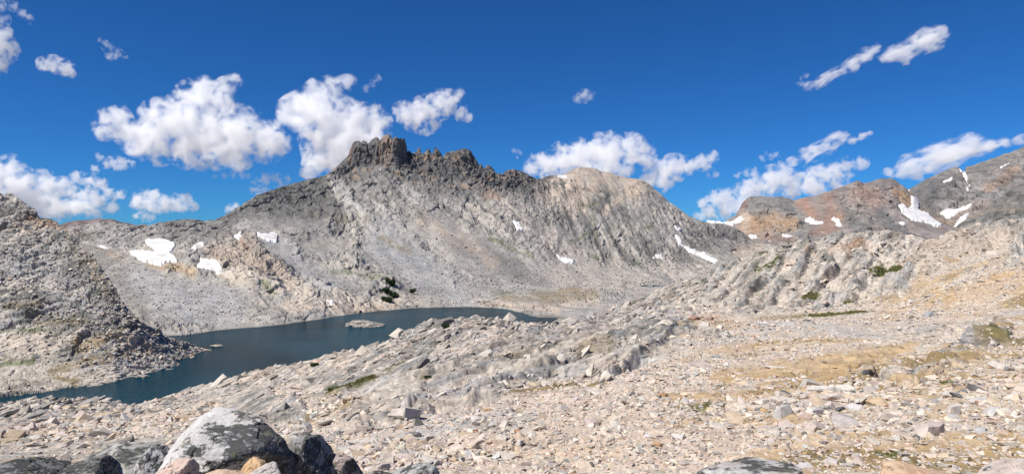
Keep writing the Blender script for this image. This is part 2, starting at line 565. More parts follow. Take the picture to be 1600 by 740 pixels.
# ledges: the upper side stands h metres proud and breaks off towards the viewer
SCARPS = [([(915, 593), (960, 578), (1000, 560), (1030, 545), (1056, 522)], 1.9, 26), ([(700, 641), (728, 634), (752, 616)], 1.0, 22),
          ([(576, 658), (610, 652), (650, 645)], 0.85, 18), ([(505, 690), (540, 678), (572, 668)], 0.7, 18),
          ([(1128, 498), (1150, 480), (1190, 440)], 2.2, 26), ([(1240, 470), (1290, 430), (1340, 400)], 2.0, 26),
          ([(1395, 470), (1440, 440), (1500, 405)], 2.4, 30), ([(1300, 470), (1350, 440)], 1.2, 16),
          ([(600, 560), (640, 535), (676, 512)], 1.2, 18), ([(690, 572), (735, 560), (780, 545)], 0.9, 16),
          ([(1420, 602), (1480, 580), (1560, 545)], 0.5, 18), ([(1070, 505), (1085, 498), (1100, 496)], 0.9, 12),
          ([(380, 640), (430, 652), (462, 640)], 1.3, 22),
          ([(880, 545), (930, 535), (1000, 520)], 0.8, 14), ([(1180, 460), (1220, 425), (1262, 396)], 1.5, 18),
          ([(1480, 470), (1530, 440), (1580, 425)], 1.2, 16), ([(1330, 425), (1372, 392), (1390, 372)], 1.6, 18),
          ([(1370, 465), (1400, 425), (1425, 395)], 1.4, 18), ([(960, 500), (1010, 480), (1050, 462)], 1.0, 14)]
scarp_face = np.zeros_like(U)
ds = np.zeros_like(U)
wob = near.warp(9, 45, 12, 2)
for pts, h, fall in SCARPS:
    xs, ys = [p[0] for p in pts], [p[1] for p in pts]
    m = (U > xs[0] - 8) & (U < xs[-1] + 30) & (V > min(ys) - 4 * fall) & (V < max(ys) + 14)
    u, vv = U[m], V[m] + wob[m]
    yl = np.interp(u, xs, ys)
    up = yl - vv
    ends = sstep(xs[0] - 4, xs[0] + 60, u) * sstep(xs[-1] + 22, xs[-1] - 8, u)
    h = h * (0.9 if U[m].mean() > 1100 else 0.85) * np.clip(0.75 + 1.1 * fbm(np.stack([u, u * 0, u * 0 + h], 1), 30, 3, seed=77), 0.1, 1.3)
    ds[m] += h * ends * sstep(-1.0, 4.0, up) * np.exp(-np.clip(up, 0, None) / fall)
    scarp_face[m] = np.maximum(scarp_face[m], ends * sstep(-4, 0, up) * sstep(5, 2, up))
d += near.soften(near.soften(ds, 1.8, 0.6), 1.8, 0.6)
d[behind] *= 0.4
dirn = near.N * 0.5 + np.array([0, 0, 1.0]) * 0.5
dirn /= np.linalg.norm(dirn, axis=1, keepdims=True)
near.displace(d, dirn)

lo = fbm(B, 7, 4, 0.6, seed=21)
hi = fbm(B, 0.9, 3, 0.6, seed=22)
c = np.tile(np.array(CREAM), (len(U), 1))
c = mix(c, PINK, sstep(-0.2, 0.4, lo))
c = mix(c, LIGHTGREY, sstep(0.0, 0.5, fbm(B, 11, 4, 0.6, seed=23)) * 0.8)
blk = id2[:, 1] * 0.5 + id3[:, 2] * 0.3 + id1[:, 2] * 0.2
c *= (0.80 + 0.38 * blk)[:, None]
c = mix(c, LIGHTGREY, (id2[:, 2] > 0.72) * rock * 0.8)
c = mix(c, GREY, ((id3[:, 1] > 0.80) & (id2[:, 3] > 0.4)) * 0.6 * rock)
c = mix(c, TAN, (id2[:, 3] > 0.86) * 0.5)
# dark lichen in streaks that follow the sheets
Ls = np.where(hill[:, None] > 0.5, B @ hill_frame.T, B @ sheet.T) / np.array([9.0, 1.3, 1.6])
streak = fbm(Ls, 1.0, 5, 0.62, seed=25)
grey = np.zeros_like(U)
for k, (pts, w, a) in enumerate([
        ([(420, 640), (520, 600), (640, 545), (700, 520)], 20, 0.55), ([(1120, 445), (1200, 420), (1310, 400)], 24, 0.7),
        ([(1180, 470), (1260, 420), (1330, 385)], 14, 0.75), ([(1210, 400), (1300, 376), (1400, 362)], 10, 0.85),
        ([(1450, 400), (1500, 392), (1560, 400)], 22, 0.55), ([(1480, 365), (1600, 352)], 12, 0.6), ([(960, 530), (1045, 512), (1070, 505)], 15, 0.95),
        ([(1430, 580), (1480, 560), (1560, 525)], 15, 0.9), ([(380, 620), (460, 645)], 20, 0.65),
        ([(0, 640), (100, 640), (200, 640)], 17, 0.75), ([(640, 570), (720, 580), (780, 590)], 22, 0.55), ([(800, 530), (900, 515), (960, 495)], 14, 0.35),
        ([(900, 500), (1000, 475), (1060, 460)], 18, 0.55), ([(1060, 455), (1110, 430), (1160, 412)], 16, 0.8), ([(1400, 450), (1460, 420)], 18, 0.4),
        ([(560, 560), (640, 525), (690, 508)], 12, 0.5), ([(840, 500), (880, 497)], 8, 0.4), ([(1320, 420), (1400, 380)], 14, 0.3)]):
    grey = np.maximum(grey, near.stroke(pts, w, 0.6, 0.7, 40 + k) * a)
c = mix(c, GREY, grey * (0.5 - 0.2 * hill))
c = mix(c, DARK, sstep(0.55, 0.2, np.abs(streak) * 2.2 + 0.1 - grey * 0.45) * rock * 0.42)
c = mix(c, LICHEN, sstep(0.32, 0.55, streak + grey * 0.42) * 0.75 * (0.3 + 0.7 * rock))
ck = np.maximum(cracks(Ls, 1.6, 0.06, 4, 26), cracks(B, 3.0, 0.035, 4, 27)) * rock * near.fade(1.8)
c = mix(c, (0.10, 0.095, 0.085), ck * 0.7)
c = mix(c, (0.52, 0.46, 0.385), sstep(0.12, 0.4, fbm(Ls + 5, 1.2, 4, 0.6, seed=28)) * rock * 0.6)
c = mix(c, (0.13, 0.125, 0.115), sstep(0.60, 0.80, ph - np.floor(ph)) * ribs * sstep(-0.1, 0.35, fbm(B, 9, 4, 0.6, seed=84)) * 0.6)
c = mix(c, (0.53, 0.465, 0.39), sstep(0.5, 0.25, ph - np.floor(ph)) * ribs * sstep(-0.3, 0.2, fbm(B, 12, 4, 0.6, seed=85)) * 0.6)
c = mix(c, RUST, scarp_face * 0.28 * sstep(-0.1, 0.3, lo))
soil_n = fbm(B * np.array([0.45, 1, 1]), 6, 4, 0.6, seed=101) + 0.25 * sstep(900, 1300, U) - 0.12
soil_m = sstep(0.12, 0.3, soil_n) * gravel
c = mix(c, OCHRE, soil_m * 0.75)
c = mix(c, DRYGRASS, sstep(0.3, 0.42, soil_n) * gravel * 0.75)
for k, (col, w, pts, a) in enumerate([
        (OCHRE, 12, [(1120, 590), (1220, 575), (1330, 560), (1420, 545)], 0.8), (OCHRE, 10, [(1200, 612), (1270, 595), (1330, 575)], 0.8),
        (OCHRE, 8, [(1040, 622), (1120, 620), (1180, 612)], 0.8), (OCHRE, 9, [(1440, 590), (1520, 570), (1590, 545)], 0.55),
        (OCHRE, 7, [(0, 684), (50, 680), (110, 676)], 0.9), (OCHRE, 6, [(100, 668), (200, 660), (280, 650)], 0.5),
        (OCHRE, 14, [(1450, 640), (1540, 650), (1640, 655)], 0.6), (OCHRE, 16, [(1250, 690), (1400, 700), (1600, 690)], 0.5),
        (OCHRE, 6, [(820, 606), (900, 598), (950, 590)], 0.4), (OCHRE, 14, [(1480, 470), (1560, 445), (1600, 430)], 0.5),
        (OCHRE, 12, [(1440, 430), (1420, 470), (1380, 490)], 0.45), (OCHRE, 14, [(780, 690), (900, 700), (960, 720)], 0.3),
        (OCHRE, 5, [(1040, 575), (1100, 552), (1180, 540)], 0.5), (OCHRE, 8, [(1180, 545), (1300, 530)], 0.4), (RUST, 7, [(1300, 395), (1350, 385)], 0.3),
        (RUST, 6, [(1325, 400), (1345, 380)], 0.4), (TAN, 20, [(1450, 390), (1560, 380)], 0.5), (RUST, 5, [(1090, 500), (1120, 498)], 0.6),
        (DRYGRASS, 3.5, [(800, 612), (860, 606), (920, 594), (960, 584)], 0.85), (DRYGRASS, 4, [(1140, 555), (1180, 552)], 0.8),
        (DRYGRASS, 4, [(1170, 612), (1230, 604), (1256, 598)], 0.75), (DRYGRASS, 4, [(1055, 636), (1110, 634)], 0.75), (GRASS, 2.5, [(1080, 636), (1108, 634)], 0.7),
        (DRYGRASS, 5, [(1330, 706), (1400, 712), (1430, 716)], 0.8), (DRYGRASS, 5, [(1520, 722), (1570, 728)], 0.7), (GRASS, 3, [(1370, 708), (1400, 711)], 0.7),
        (GRASS, 5, [(1545, 528), (1600, 532)], 0.8), (DRYGRASS, 9, [(1530, 530), (1620, 538)], 0.7), (GRASS, 2.5, [(1440, 600), (1490, 600)], 0.8),
        (DRYGRASS, 4, [(1360, 612), (1420, 606)], 0.7), (GRASS, 2.5, [(1240, 494), (1300, 491), (1352, 486)], 0.9), (DRYGRASS, 3.5, [(1180, 496), (1260, 493)], 0.6),
        (GRASS, 5, [(1360, 422), (1404, 416)], 0.85), (GRASS, 3, [(1185, 420), (1215, 413)], 0.6), (GRASS, 3.5, [(1255, 466), (1278, 458)], 0.75), (GRASS, 3, [(1180, 396), (1200, 392)], 0.7),
        (GRASS, 3, [(1320, 470), (1330, 468)], 0.7), (GRASS, 4, [(512, 612), (540, 604), (582, 590)], 0.85), (DRYGRASS, 6, [(500, 625), (530, 612)], 0.6),
        (DRYGRASS, 8, [(484, 655), (505, 635)], 0.8), (DRYGRASS, 7, [(522, 640), (546, 634)], 0.7), (DRYGRASS, 6, [(655, 600), (662, 590)], 0.6),
        (DRYGRASS, 9, [(905, 540), (950, 536)], 0.5), (DRYGRASS, 7, [(1130, 620), (1125, 600)], 0.5), (GRASS, 2, [(600, 580), (640, 563)], 0.5),
        (DRYGRASS, 4, [(760, 558), (840, 552)], 0.5), (DRYGRASS, 8, [(340, 680), (300, 685)], 0.0), (GRASS, 2.2, [(1310, 640), (1340, 636)], 0.5)]):
    c = paint(c, near, col, w, pts, a, 0.7, 0.9, 60 + k)
c = mix(c, (0.10, 0.095, 0.075), sstep(LAKE + 0.4, LAKE + 0.1, near.P[:, 2]) * 0.75)     # wet shore line
near_mat = rock_material('pale_granite_ground', 0.9, 9.0, 0.55, 0.25, 0.34, 0.30)
near_c = c
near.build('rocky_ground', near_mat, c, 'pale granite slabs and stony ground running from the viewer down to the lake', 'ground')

# ---- blocky hillside left of the lake
crestC = [(-260, 250, 330.0), (-100, 272, 314.6), (-40, 285, 308.8), (0, 300, 305.0), (8, 303, 303.9), (15, 307, 303.0), (30, 311, 301.0), (40, 317, 299.7), (50, 325, 298.4), (62, 331, 296.8), (68, 335, 296.0), (80, 339, 293.0), (92, 346, 290.0), (100, 353, 288.0), (108, 360, 285.1), (116, 372, 282.3), (128, 384, 278.0), (138, 397, 274.4), (150, 412, 270.0), (162, 428, 265.6), (172, 442, 262.0), (182, 455, 259.0), (192, 470, 256.0), (204, 486, 255.0), (215, 500, 254.0), (230, 512, 256.6), (250, 522, 260.0), (275, 530, 268.0), (295, 537, 275.0), (310, 542, 277.0), (322, 545, 276.0), (330, 546, 275.0), (345, 560, 266.0), (360, 575, 258.0)]
shoreC = [(-260, 640, 190), (0, 626, Ysh(626)), (30, 622, Ysh(622)), (60, 615, Ysh(615)), (97, 608, Ysh(608)), (130, 605, Ysh(605)), (160, 602, Ysh(602)), (180, 598, Ysh(598)), (195, 591, Ysh(591)), (228, 584, Ysh(584)),
          (250, 580, Ysh(580)), (272, 577, Ysh(577)), (285, 566, Ysh(566)), (296, 561, Ysh(561)), (312, 554, Ysh(554)), (327, 547.5, Ysh(547.5)), (345, 562, 252), (360, 577, 246)]


def lerp_lines(a, b, t, bulge=0.0, ys=None):
    out = []
    for (x, y, Y) in a:
        yb = np.interp(x, [p[0] for p in b], [p[1] for p in b])
        Yb = np.interp(x, [p[0] for p in b], [p[2] for p in b])
        out.append((x, y + (yb - y) * (t if ys is None else ys), Y + (Yb - Y) * t))
    return out


_x = np.arange(-260, 330, 3.0)
_n = fbm(np.stack([_x, _x * 0, _x * 0], 1), 16, 4, 0.6, seed=95) * 5.0 + fbm(np.stack([_x, _x * 0, _x * 0 + 9], 1), 60, 2, 0.6, seed=96) * 5.0
crestC = [(x, float(np.interp(x, [p[0] for p in crestC], [p[1] for p in crestC]) + n * np.clip((300 - x) / 80, 0, 1)), float(np.interp(x, [p[0] for p in crestC], [p[2] for p in crestC]))) for x, n in zip(_x, _n)] + [p for p in crestC if p[0] >= 330]
LC = [[(x, CY + 52 / (Y * 0.93) * F, Y * 0.93) for x, y, Y in shoreC], shoreC,
      lerp_lines(shoreC, crestC, 0.30, ys=0.18), lerp_lines(shoreC, crestC, 0.52, ys=0.42), lerp_lines(shoreC, crestC, 0.80, ys=0.74), crestC]
LC.append([(x, CY - ((CY - y) / F * Y - 14) / (Y * 1.08) * F, Y * 1.08) for x, y, Y in crestC])
LC.append([(x, CY + 60 / (Y * 1.3) * F, Y * 1.3) for x, y, Y in crestC])
left = Landform(LC, -220, 331, 640, [14, 90, 110, 140, 120, 24, 14], 5, ks=6, keep=40)
U, V, B = left.U, left.V, left.base
bed = rot(8, 14, -20)
f1, id1 = facets(B, 13.0, (1.7, 1.3, 0.55), bed, 0.9, 0.12, 5)
f2, id2 = facets(B, 4.6, (1.6, 1.2, 0.6), bed, 1.0, 0.16, 6)
f3, id3 = facets(B, 1.9, (1.4, 1.1, 0.7), bed, 1.1, 0.12, 7)
swell = fbm(B, 30, 3, seed=6)
flat = left.stroke([(60, 585), (160, 570), (240, 560), (320, 548)], 22, 0.6, 0.5, 4)
amp = np.clip(1 - 0.55 * flat, 0, 1) * np.where(left.row > left.cr - 8, 0.6, 1.0)
rough = left.stroke([(-200, 360), (0, 380), (110, 420), (190, 500)], 95, 0.4, 0.3, 5)
d = amp * (1.3 * f1 + 1.0 * f2 * left.fade(4.6) + 0.5 * f3 * left.fade(1.9)) * (0.7 + 0.5 * rough) + 1.6 * swell * amp
d = np.where(left.row < 14, -0.5, d * sstep(-2, 14, left.row - 12))
left.sk = (0.7, 0.6)
d -= 0.5 * cracks((B @ bed.T) / np.array([2.2, 1.6, 1.0]), 2.6, 0.06, 4, 34)
left.displace(d, left.N * 0.6 + np.array([0, 0, 0.4]))
c = np.tile(np.array((0.40, 0.37, 0.33)), (len(U), 1))
c = mix(c, CREAM, sstep(-0.1, 0.4, fbm(B, 18, 4, 0.6, seed=31)) * 0.7)
c *= (0.72 + 0.5 * (id2[:, 1] * 0.6 + id3[:, 1] * 0.4))[:, None]
c = mix(c, GREY, (id2[:, 2] > 0.66) * 0.8)
c = mix(c, LICHEN, ((id2[:, 3] > 0.8) * 0.55))
Ls = (B @ bed.T) / np.array([9, 6, 2.2])
st = fbm(Ls, 1.0, 5, 0.62, seed=33)
darkz = np.zeros_like(U)
for k, (pts, w, a) in enumerate([([(-200, 290), (0, 318), (70, 345), (120, 390), (190, 480)], 16, 0.5), ([(60, 400), (120, 440), (180, 490)], 26, 0.6), ([(-50, 360), (60, 400)], 26, 0.35),
                                 ([(0, 470), (90, 480), (200, 500)], 26, 0.7), ([(100, 500), (190, 510)], 14, 0.8), ([(80, 560), (200, 555)], 14, 0.4), ([(0, 610), (60, 600)], 8, 0.5)]):
    darkz = np.maximum(darkz, left.stroke(pts, w, 0.7, 0.7, 80 + k) * a)
c = mix(c, (0.19, 0.18, 0.165), darkz * 0.6)
c = mix(c, LICHEN, sstep(0.15, 0.45, st + darkz * 0.3) * 0.65)
for k, (col, w, pts, a) in enumerate([
        (CREAM, 26, [(-50, 535), (20, 530), (70, 540)], 0.85), (PINK, 20, [(200, 540), (270, 535), (330, 547)], 0.9), (PINK, 8, [(70, 445), (90, 447)], 0.6),
        (CREAM, 16, [(0, 590), (60, 590), (120, 595), (170, 590)], 0.6), (LIGHTGREY, 14, [(190, 560), (270, 570)], 0.7), (TAN, 7, [(30, 345), (60, 350)], 0.6),
        (RUST, 5, [(45, 338), (75, 345), (110, 360)], 0.45), (OCHRE, 8, [(120, 540), (160, 528)], 0.6), (DRYGRASS, 7, [(80, 580), (150, 560), (230, 550)], 0.65), (DRYGRASS, 6, [(150, 525), (200, 515)], 0.7),
        (DRYGRASS, 5, [(90, 590), (120, 596)], 0.7), (GRASS, 4, [(0, 565), (50, 565)], 0.7), (GRASS, 3, [(0, 512), (80, 514)], 0.6), (DRYGRASS, 6, [(60, 500), (130, 500)], 0.5), (DRYGRASS, 6, [(10, 478), (60, 475)], 0.5),
        (TAN, 6, [(130, 385), (170, 440)], 0.4), (DRYGRASS, 10, [(120, 400), (170, 450)], 0.35), (LIGHTGREY, 20, [(0, 400), (60, 430), (110, 460)], 0.45)]):
    c = paint(c, left, col, w, pts, a, 0.7, 0.9, 100 + k)
c = mix(c, (0.10, 0.095, 0.075), sstep(LAKE + 0.35, LAKE + 0.1, left.P[:, 2]) * 0.4)
left.build('rocky_hillside', rock_material('blocky_rock', 0.35, 3.0, 0.5, 0.4, 0.34, 0.3), c, 'blocky grey and lichen-dark rock hillside rising left of the lake', 'hillside')

# ---- valley, talus and the castellated mountain
crestV = [(-260, 350, 640), (60, 362, 640), (105, 359, 640), (122, 353, 640), (140, 350, 640), (155, 347, 640), (185, 348, 640), (192, 351, 640), (200, 352, 640), (215, 354, 640), (235, 352, 640), (250, 347, 640), (270, 344, 645), (285, 342, 650), (300, 342, 655), (318, 345, 660), (335, 344, 665),
          (341, 341, 670), (344, 342, 672), (347, 339, 674), (360, 331, 685), (375, 322, 695), (390, 312, 708), (405, 304, 720), (420, 298, 732), (437, 293, 744), (450, 289, 755), (465, 285, 765), (480, 281, 775), (495, 278, 785), (505, 275, 790),
          (515, 270, 795), (525, 262, 800), (535, 252, 805), (543, 244, 808), (547, 238, 810), (549, 232, 811), (553, 223, 812), (557, 220, 812), (561, 221, 812), (564, 224, 814), (567, 219, 813), (571, 221, 813), (575, 226, 815), (578, 222, 813), (582, 217, 813), (587, 214, 813),
          (590, 215, 813), (593, 220, 815), (595, 221, 815), (597, 215, 813), (601, 212, 813), (605, 210, 813), (608, 210, 813), (611, 214, 814), (614, 218, 815), (616, 215, 815), (619, 214, 815), (622, 217, 818), (625, 215, 822), (628, 217, 828), (632, 216, 834), (634, 226, 840), (635.5, 238, 844), (637, 239, 846), (640, 236, 846),
          (643, 240, 848), (648, 239, 848), (651, 235, 848), (653, 231, 848), (655.5, 230, 848), (658, 236, 848), (661, 242, 850), (664, 237, 849), (667, 233, 848), (670, 232, 848), (673, 238, 849), (676, 241, 850), (678, 232, 849), (681, 229, 849), (684, 232, 849), (688, 238, 850), (692, 246, 851), (695, 242, 851), (698, 238, 851),
          (705, 236, 852), (711, 236, 852), (714, 234, 852), (722, 232, 852), (726, 231, 852), (730, 233, 853), (737, 235, 854), (739, 241, 856), (742, 245, 857), (745, 252, 858), (748, 257, 859), (751, 256, 859), (755, 263, 860), (758, 262, 861), (762, 258, 862), (766, 260, 863), (770, 263, 864), (776, 271, 866), (781, 270, 868), (785, 272, 869), (788, 268, 870), (795, 265, 872), (803, 264, 875), (812, 267, 880), (820, 270, 885),
          (830, 275, 890), (838, 279, 895), (846, 279, 900), (852, 276, 905), (860, 274, 910), (870, 274, 915), (878, 273, 920), (888, 269, 926), (897, 264, 932), (903, 261, 936), (915, 261.5, 940), (930, 263, 945), (940, 268, 948), (955, 270, 950), (968, 275, 952), (980, 278, 952), (992, 279, 950), (1003, 281, 950), (1012, 286, 948),
          (1022, 294, 945), (1032, 302, 942), (1045, 315, 940), (1060, 325, 935), (1075, 336, 932), (1090, 343, 932), (1105, 348, 935), (1120, 350, 940), (1135, 352, 945), (1150, 357, 948), (1165, 366, 950), (1172, 374, 950), (1180, 380, 950), (1195, 381, 950), (1215, 384, 950), (1300, 395, 950), (1420, 410, 950)]
shoreV = [(-260, 530, 300), (200, 525, 312), (292, 523, 318), (340, 516, Ysh(516)), (400, 511, Ysh(511)), (450, 506, Ysh(506)), (500, 498.5, Ysh(498.5)), (550, 490.5, Ysh(490.5)), (600, 485, Ysh(485)), (650, 481, Ysh(481)), (700, 480, Ysh(480)), (750, 480, Ysh(480)), (775, 482, Ysh(482)), (795, 484.5, Ysh(484.5)), (812, 489, Ysh(489)),
          (826, 494, Ysh(494)), (840, 497, Ysh(497)), (860, 496.5, Ysh(496.5)), (882, 499, Ysh(499)), (900, 503, 362), (950, 508, 352), (1100, 520, 330), (1420, 520, 330)]
LV = [[(x, CY + 51 / (Y * 0.95) * F, Y * 0.95) for x, y, Y in shoreV], shoreV,
      [(-260, 470, 360), (150, 470, 365), (250, 468, 370), (340, 478, 375), (400, 480, 378), (500, 475, 410), (560, 469, 435), (600, 467, 450), (660, 468, 470), (700, 469, 475), (800, 466, 480), (860, 458, 520), (900, 452, 555), (940, 450, 570), (1000, 449.5, 574), (1050, 449, 580), (1100, 446, 600), (1420, 445, 600)],
      [(-260, 440, 440), (150, 432, 450), (240, 440, 430), (330, 452, 415), (400, 455, 412), (500, 456, 440), (560, 452, 475), (620, 452, 500), (700, 456, 525), (760, 458, 530), (850, 449, 560), (940, 446.5, 600), (1000, 445.5, 612), (1050, 445, 616), (1100, 440, 640), (1420, 440, 640)],
      [(-260, 400, 520), (150, 405, 500), (240, 412, 490), (330, 420, 470), (400, 425, 465), (460, 435, 490), (560, 435, 520), (620, 436, 545), (700, 442, 560), (760, 446, 570), (850, 442, 610), (950, 441, 640), (1050, 440, 655), (1100, 425, 690), (1180, 402, 800), (1420, 415, 850)],
      [(-260, 372, 580), (150, 378, 570), (240, 382, 560), (330, 392, 525), (400, 382, 540), (460, 385, 570), (560, 390, 610), (650, 398, 625), (760, 408, 640), (850, 415, 660), (950, 412, 710), (1050, 412, 740), (1100, 400, 790), (1180, 390, 900), (1420, 412, 900)],
      [(-260, 361, 620), (150, 362, 615), (240, 364, 605), (330, 362, 610), (400, 338, 655), (460, 322, 695), (540, 312, 735), (600, 315, 735), (700, 330, 730), (800, 340, 745), (900, 332, 820), (1000, 342, 840), (1080, 370, 860), (1150, 378, 925), (1180, 386, 930), (1420, 411, 930)],
      [(-260, 356, 630), (150, 354, 632), (240, 357, 625), (330, 352, 640), (400, 320, 690), (460, 302, 735), (520, 286, 780), (560, 262, 802), (620, 264, 806), (700, 280, 812), (800, 298, 835), (860, 294, 870), (900, 285, 900), (1000, 306, 905), (1080, 350, 905), (1150, 366, 940), (1180, 383, 940), (1420, 410.5, 940)],
      crestV]
sx_ = np.arange(520, 880, 2.0)
cy_ = np.interp(sx_, [p[0] for p in crestV], [p[1] for p in crestV])
cY_ = np.interp(sx_, [p[0] for p in crestV], [p[2] for p in crestV])
mx_ = np.array([cy_[max(0, i - 4):i + 5].max() for i in range(len(cy_))])
mx_ = np.convolve(np.pad(mx_, 3, mode='edge'), np.ones(7) / 7, 'valid')
sub = [p for p in crestV if p[0] < 520] + [(x, max(a + 3, b + 2), Yc - 1.5) for x, a, b, Yc in zip(sx_, mx_, cy_, cY_)] + [p for p in crestV if p[0] >= 880]
sub = [(x, y + 3 if (x < 520 or x >= 880) else y, Y - 3) for x, y, Y in sub]
LV.insert(8, sub)
LV.append([(x, CY - ((CY - y) / F * Y - 26) / (Y + 30) * F, Y + 30) for x, y, Y in crestV])
LV.append([(x, CY + 20 / (Y * 1.35) * F, Y * 1.35) for x, y, Y in crestV])
mont = Landform(LV, -200, 1380, 1720, [10, 46, 40, 40, 60, 110, 70, 84, 14, 18, 14], 9, ks=3, keep=22)
mont.sk = (0.6, 0.5)
mont.snow = [p for l_, p in SNOWS['mont']]
U, V, B = mont.U, mont.V, mont.base
crest_y = np.interp(U, [p[0] for p in crestV], [p[1] for p in crestV])
ZZ = np.zeros_like(U)
# loose rock fans are smooth, cliffs and slabs are broken
talus = np.zeros_like(U)
for k, (pts, w) in enumerate([([(600, 385), (640, 420), (700, 465)], 32), ([(690, 365), (760, 405), (850, 440)], 30), ([(640, 350), (690, 380)], 10), ([(860, 430), (1000, 425), (1080, 425)], 22), ([(1040, 405), (1090, 410)], 14), ([(720, 450), (820, 455)], 14),
                              ([(430, 385), (480, 420), (560, 450)], 14), ([(180, 460), (260, 460), (360, 480)], 34), ([(150, 400), (240, 440)], 26), ([(480, 385), (540, 380)], 14), ([(370, 350), (500, 350)], 12),
                              ([(880, 268), (960, 285)], 14), ([(960, 290), (985, 282)], 8)]):
    talus = np.maximum(talus, mont.stroke(pts, w, 0.5, 0.5, 120 + k))
cliff = sstep(60, 20, V - crest_y) * sstep(500, 560, U) * sstep(880, 830, U)
front = sstep(455, 470, V)
dip = rot(0, 50, -18)
fallC, fallR = frame((0.51, -0.77, -0.39)), frame((0.08, -0.92, -0.375))
right_side = sstep(780, 860, U)
f1, id1 = facets(B, 30.0, (1.0, 1.6, 0.6), dip, 0.8, 0.08, 8)
f2, id2 = facets(B, 11.0, (0.75, 1.5, 0.7), dip, 0.9, 0.14, 9)
f3, id3 = facets(B, 5.0, (0.8, 1.3, 0.8), dip, 1.0, 0.16, 10)
col_r = rot(0, 8, 5)
g1, gid = facets(B, 9.0, (0.75, 0.9, 3.2), col_r, 0.6, 0.22, 12)
g2, gid2 = facets(B, 4.2, (0.8, 0.9, 2.2), col_r, 0.8, 0.2, 13)
gully = fbm(B * np.array([1, 0.35, 0.35]), 42, 4, 0.55, True, seed=14)
rocky = np.clip(1 - talus, 0, 1)
bench = sstep(440, 400, U) * sstep(345, 360, V)
top = np.where(mont.row > mont.cr - 5, 0.35, 1.0)
top = np.where(mont.row <= mont.cr, sstep(0, 24, mont.cr - mont.row) * 0.9 + 0.10, 0.3)
flatland = sstep(700, 780, U) * sstep(440, 452, V)
amp = rocky * top * (1 - 0.75 * flatland) * (0.75 - 0.3 * front) * (0.55 + 0.45 * sstep(700, 500, V * 0 + U) + 0.2)
strata = fbm((B @ dip.T) * np.array([1, 0.3, 0.55]), 11, 5, 0.55, True, seed=61)
d = amp * (2.4 * f1 + 1.5 * f2 + 0.55 * f3 * mont.fade(5) + 4.2 * strata) + rocky * top * gully * 4.0 * sstep(480, 520, U) * (1 - front)
flute = fbm(B * np.array([1, 1, 0.13]), 7, 5, 0.62, True, seed=62)
d = d * (1 - 0.6 * cliff) + cliff * np.clip(top + 0.15, 0, 1) * (3.6 * g1 + 1.9 * g2 + 4.2 * flute)
d += talus * (0.5 * fbm(B, 20, 3, seed=15) + 0.15 * f3)
slabs = mont.stroke([(860, 320), (960, 350), (1060, 385)], 58, 0.4, 0.4, 16)
rib_r = rot(0, 62, -30)
r1, rid = facets(B, 6.0, (9.0, 1.0, 1.6), fallR, 0.8, 0.24, 17, 0.5)
r2, rid2 = facets(B, 7.0, (6.0, 1.0, 1.6), fallC, 0.8, 0.2, 27, 0.5)
centre = (1 - right_side) * sstep(470, 530, U) * rocky * (1 - cliff)
d = d * (1 - 0.45 * slabs) + slabs * top * 2.7 * r1 * np.clip(0.55 + 1.6 * fbm(B, 70, 3, seed=97), 0.15, 1.3) + centre * top * 1.9 * r2
d *= sstep(-1, 10, mont.row - 10) * 0.9 + 0.1
d = np.where(mont.row < 10, -0.5, d)
# keep the floor round the small tarn flat
flat = mont.stroke([(985, 447), (1060, 446)], 10, 0.6, 0.2, 18)
d = d * (1 - flat)
lip = mont.stroke([(890, 453), (950, 452), (985, 452)], 5, 0.6, 0.5, 19)
d += lip * 0.8
Lc = (B @ dip.T) / np.array([3.0, 9.0, 5.0])
mck = np.maximum(cracks(Lc, 3.0, 0.05, 5, 63), cracks(B * np.array([1, 1, 0.35]), 13, 0.035, 5, 64)) * rocky * sstep(-0.25, 0.25, fbm(B, 60, 3, seed=66))
mck = np.maximum(mck, cliff * cracks(B * np.array([1, 1, 0.12]), 5, 0.07, 4, 65))
d -= 1.3 * mck
mont.displace(d, mont.N * 0.75 + np.array([0, -0.1, 0.25]))

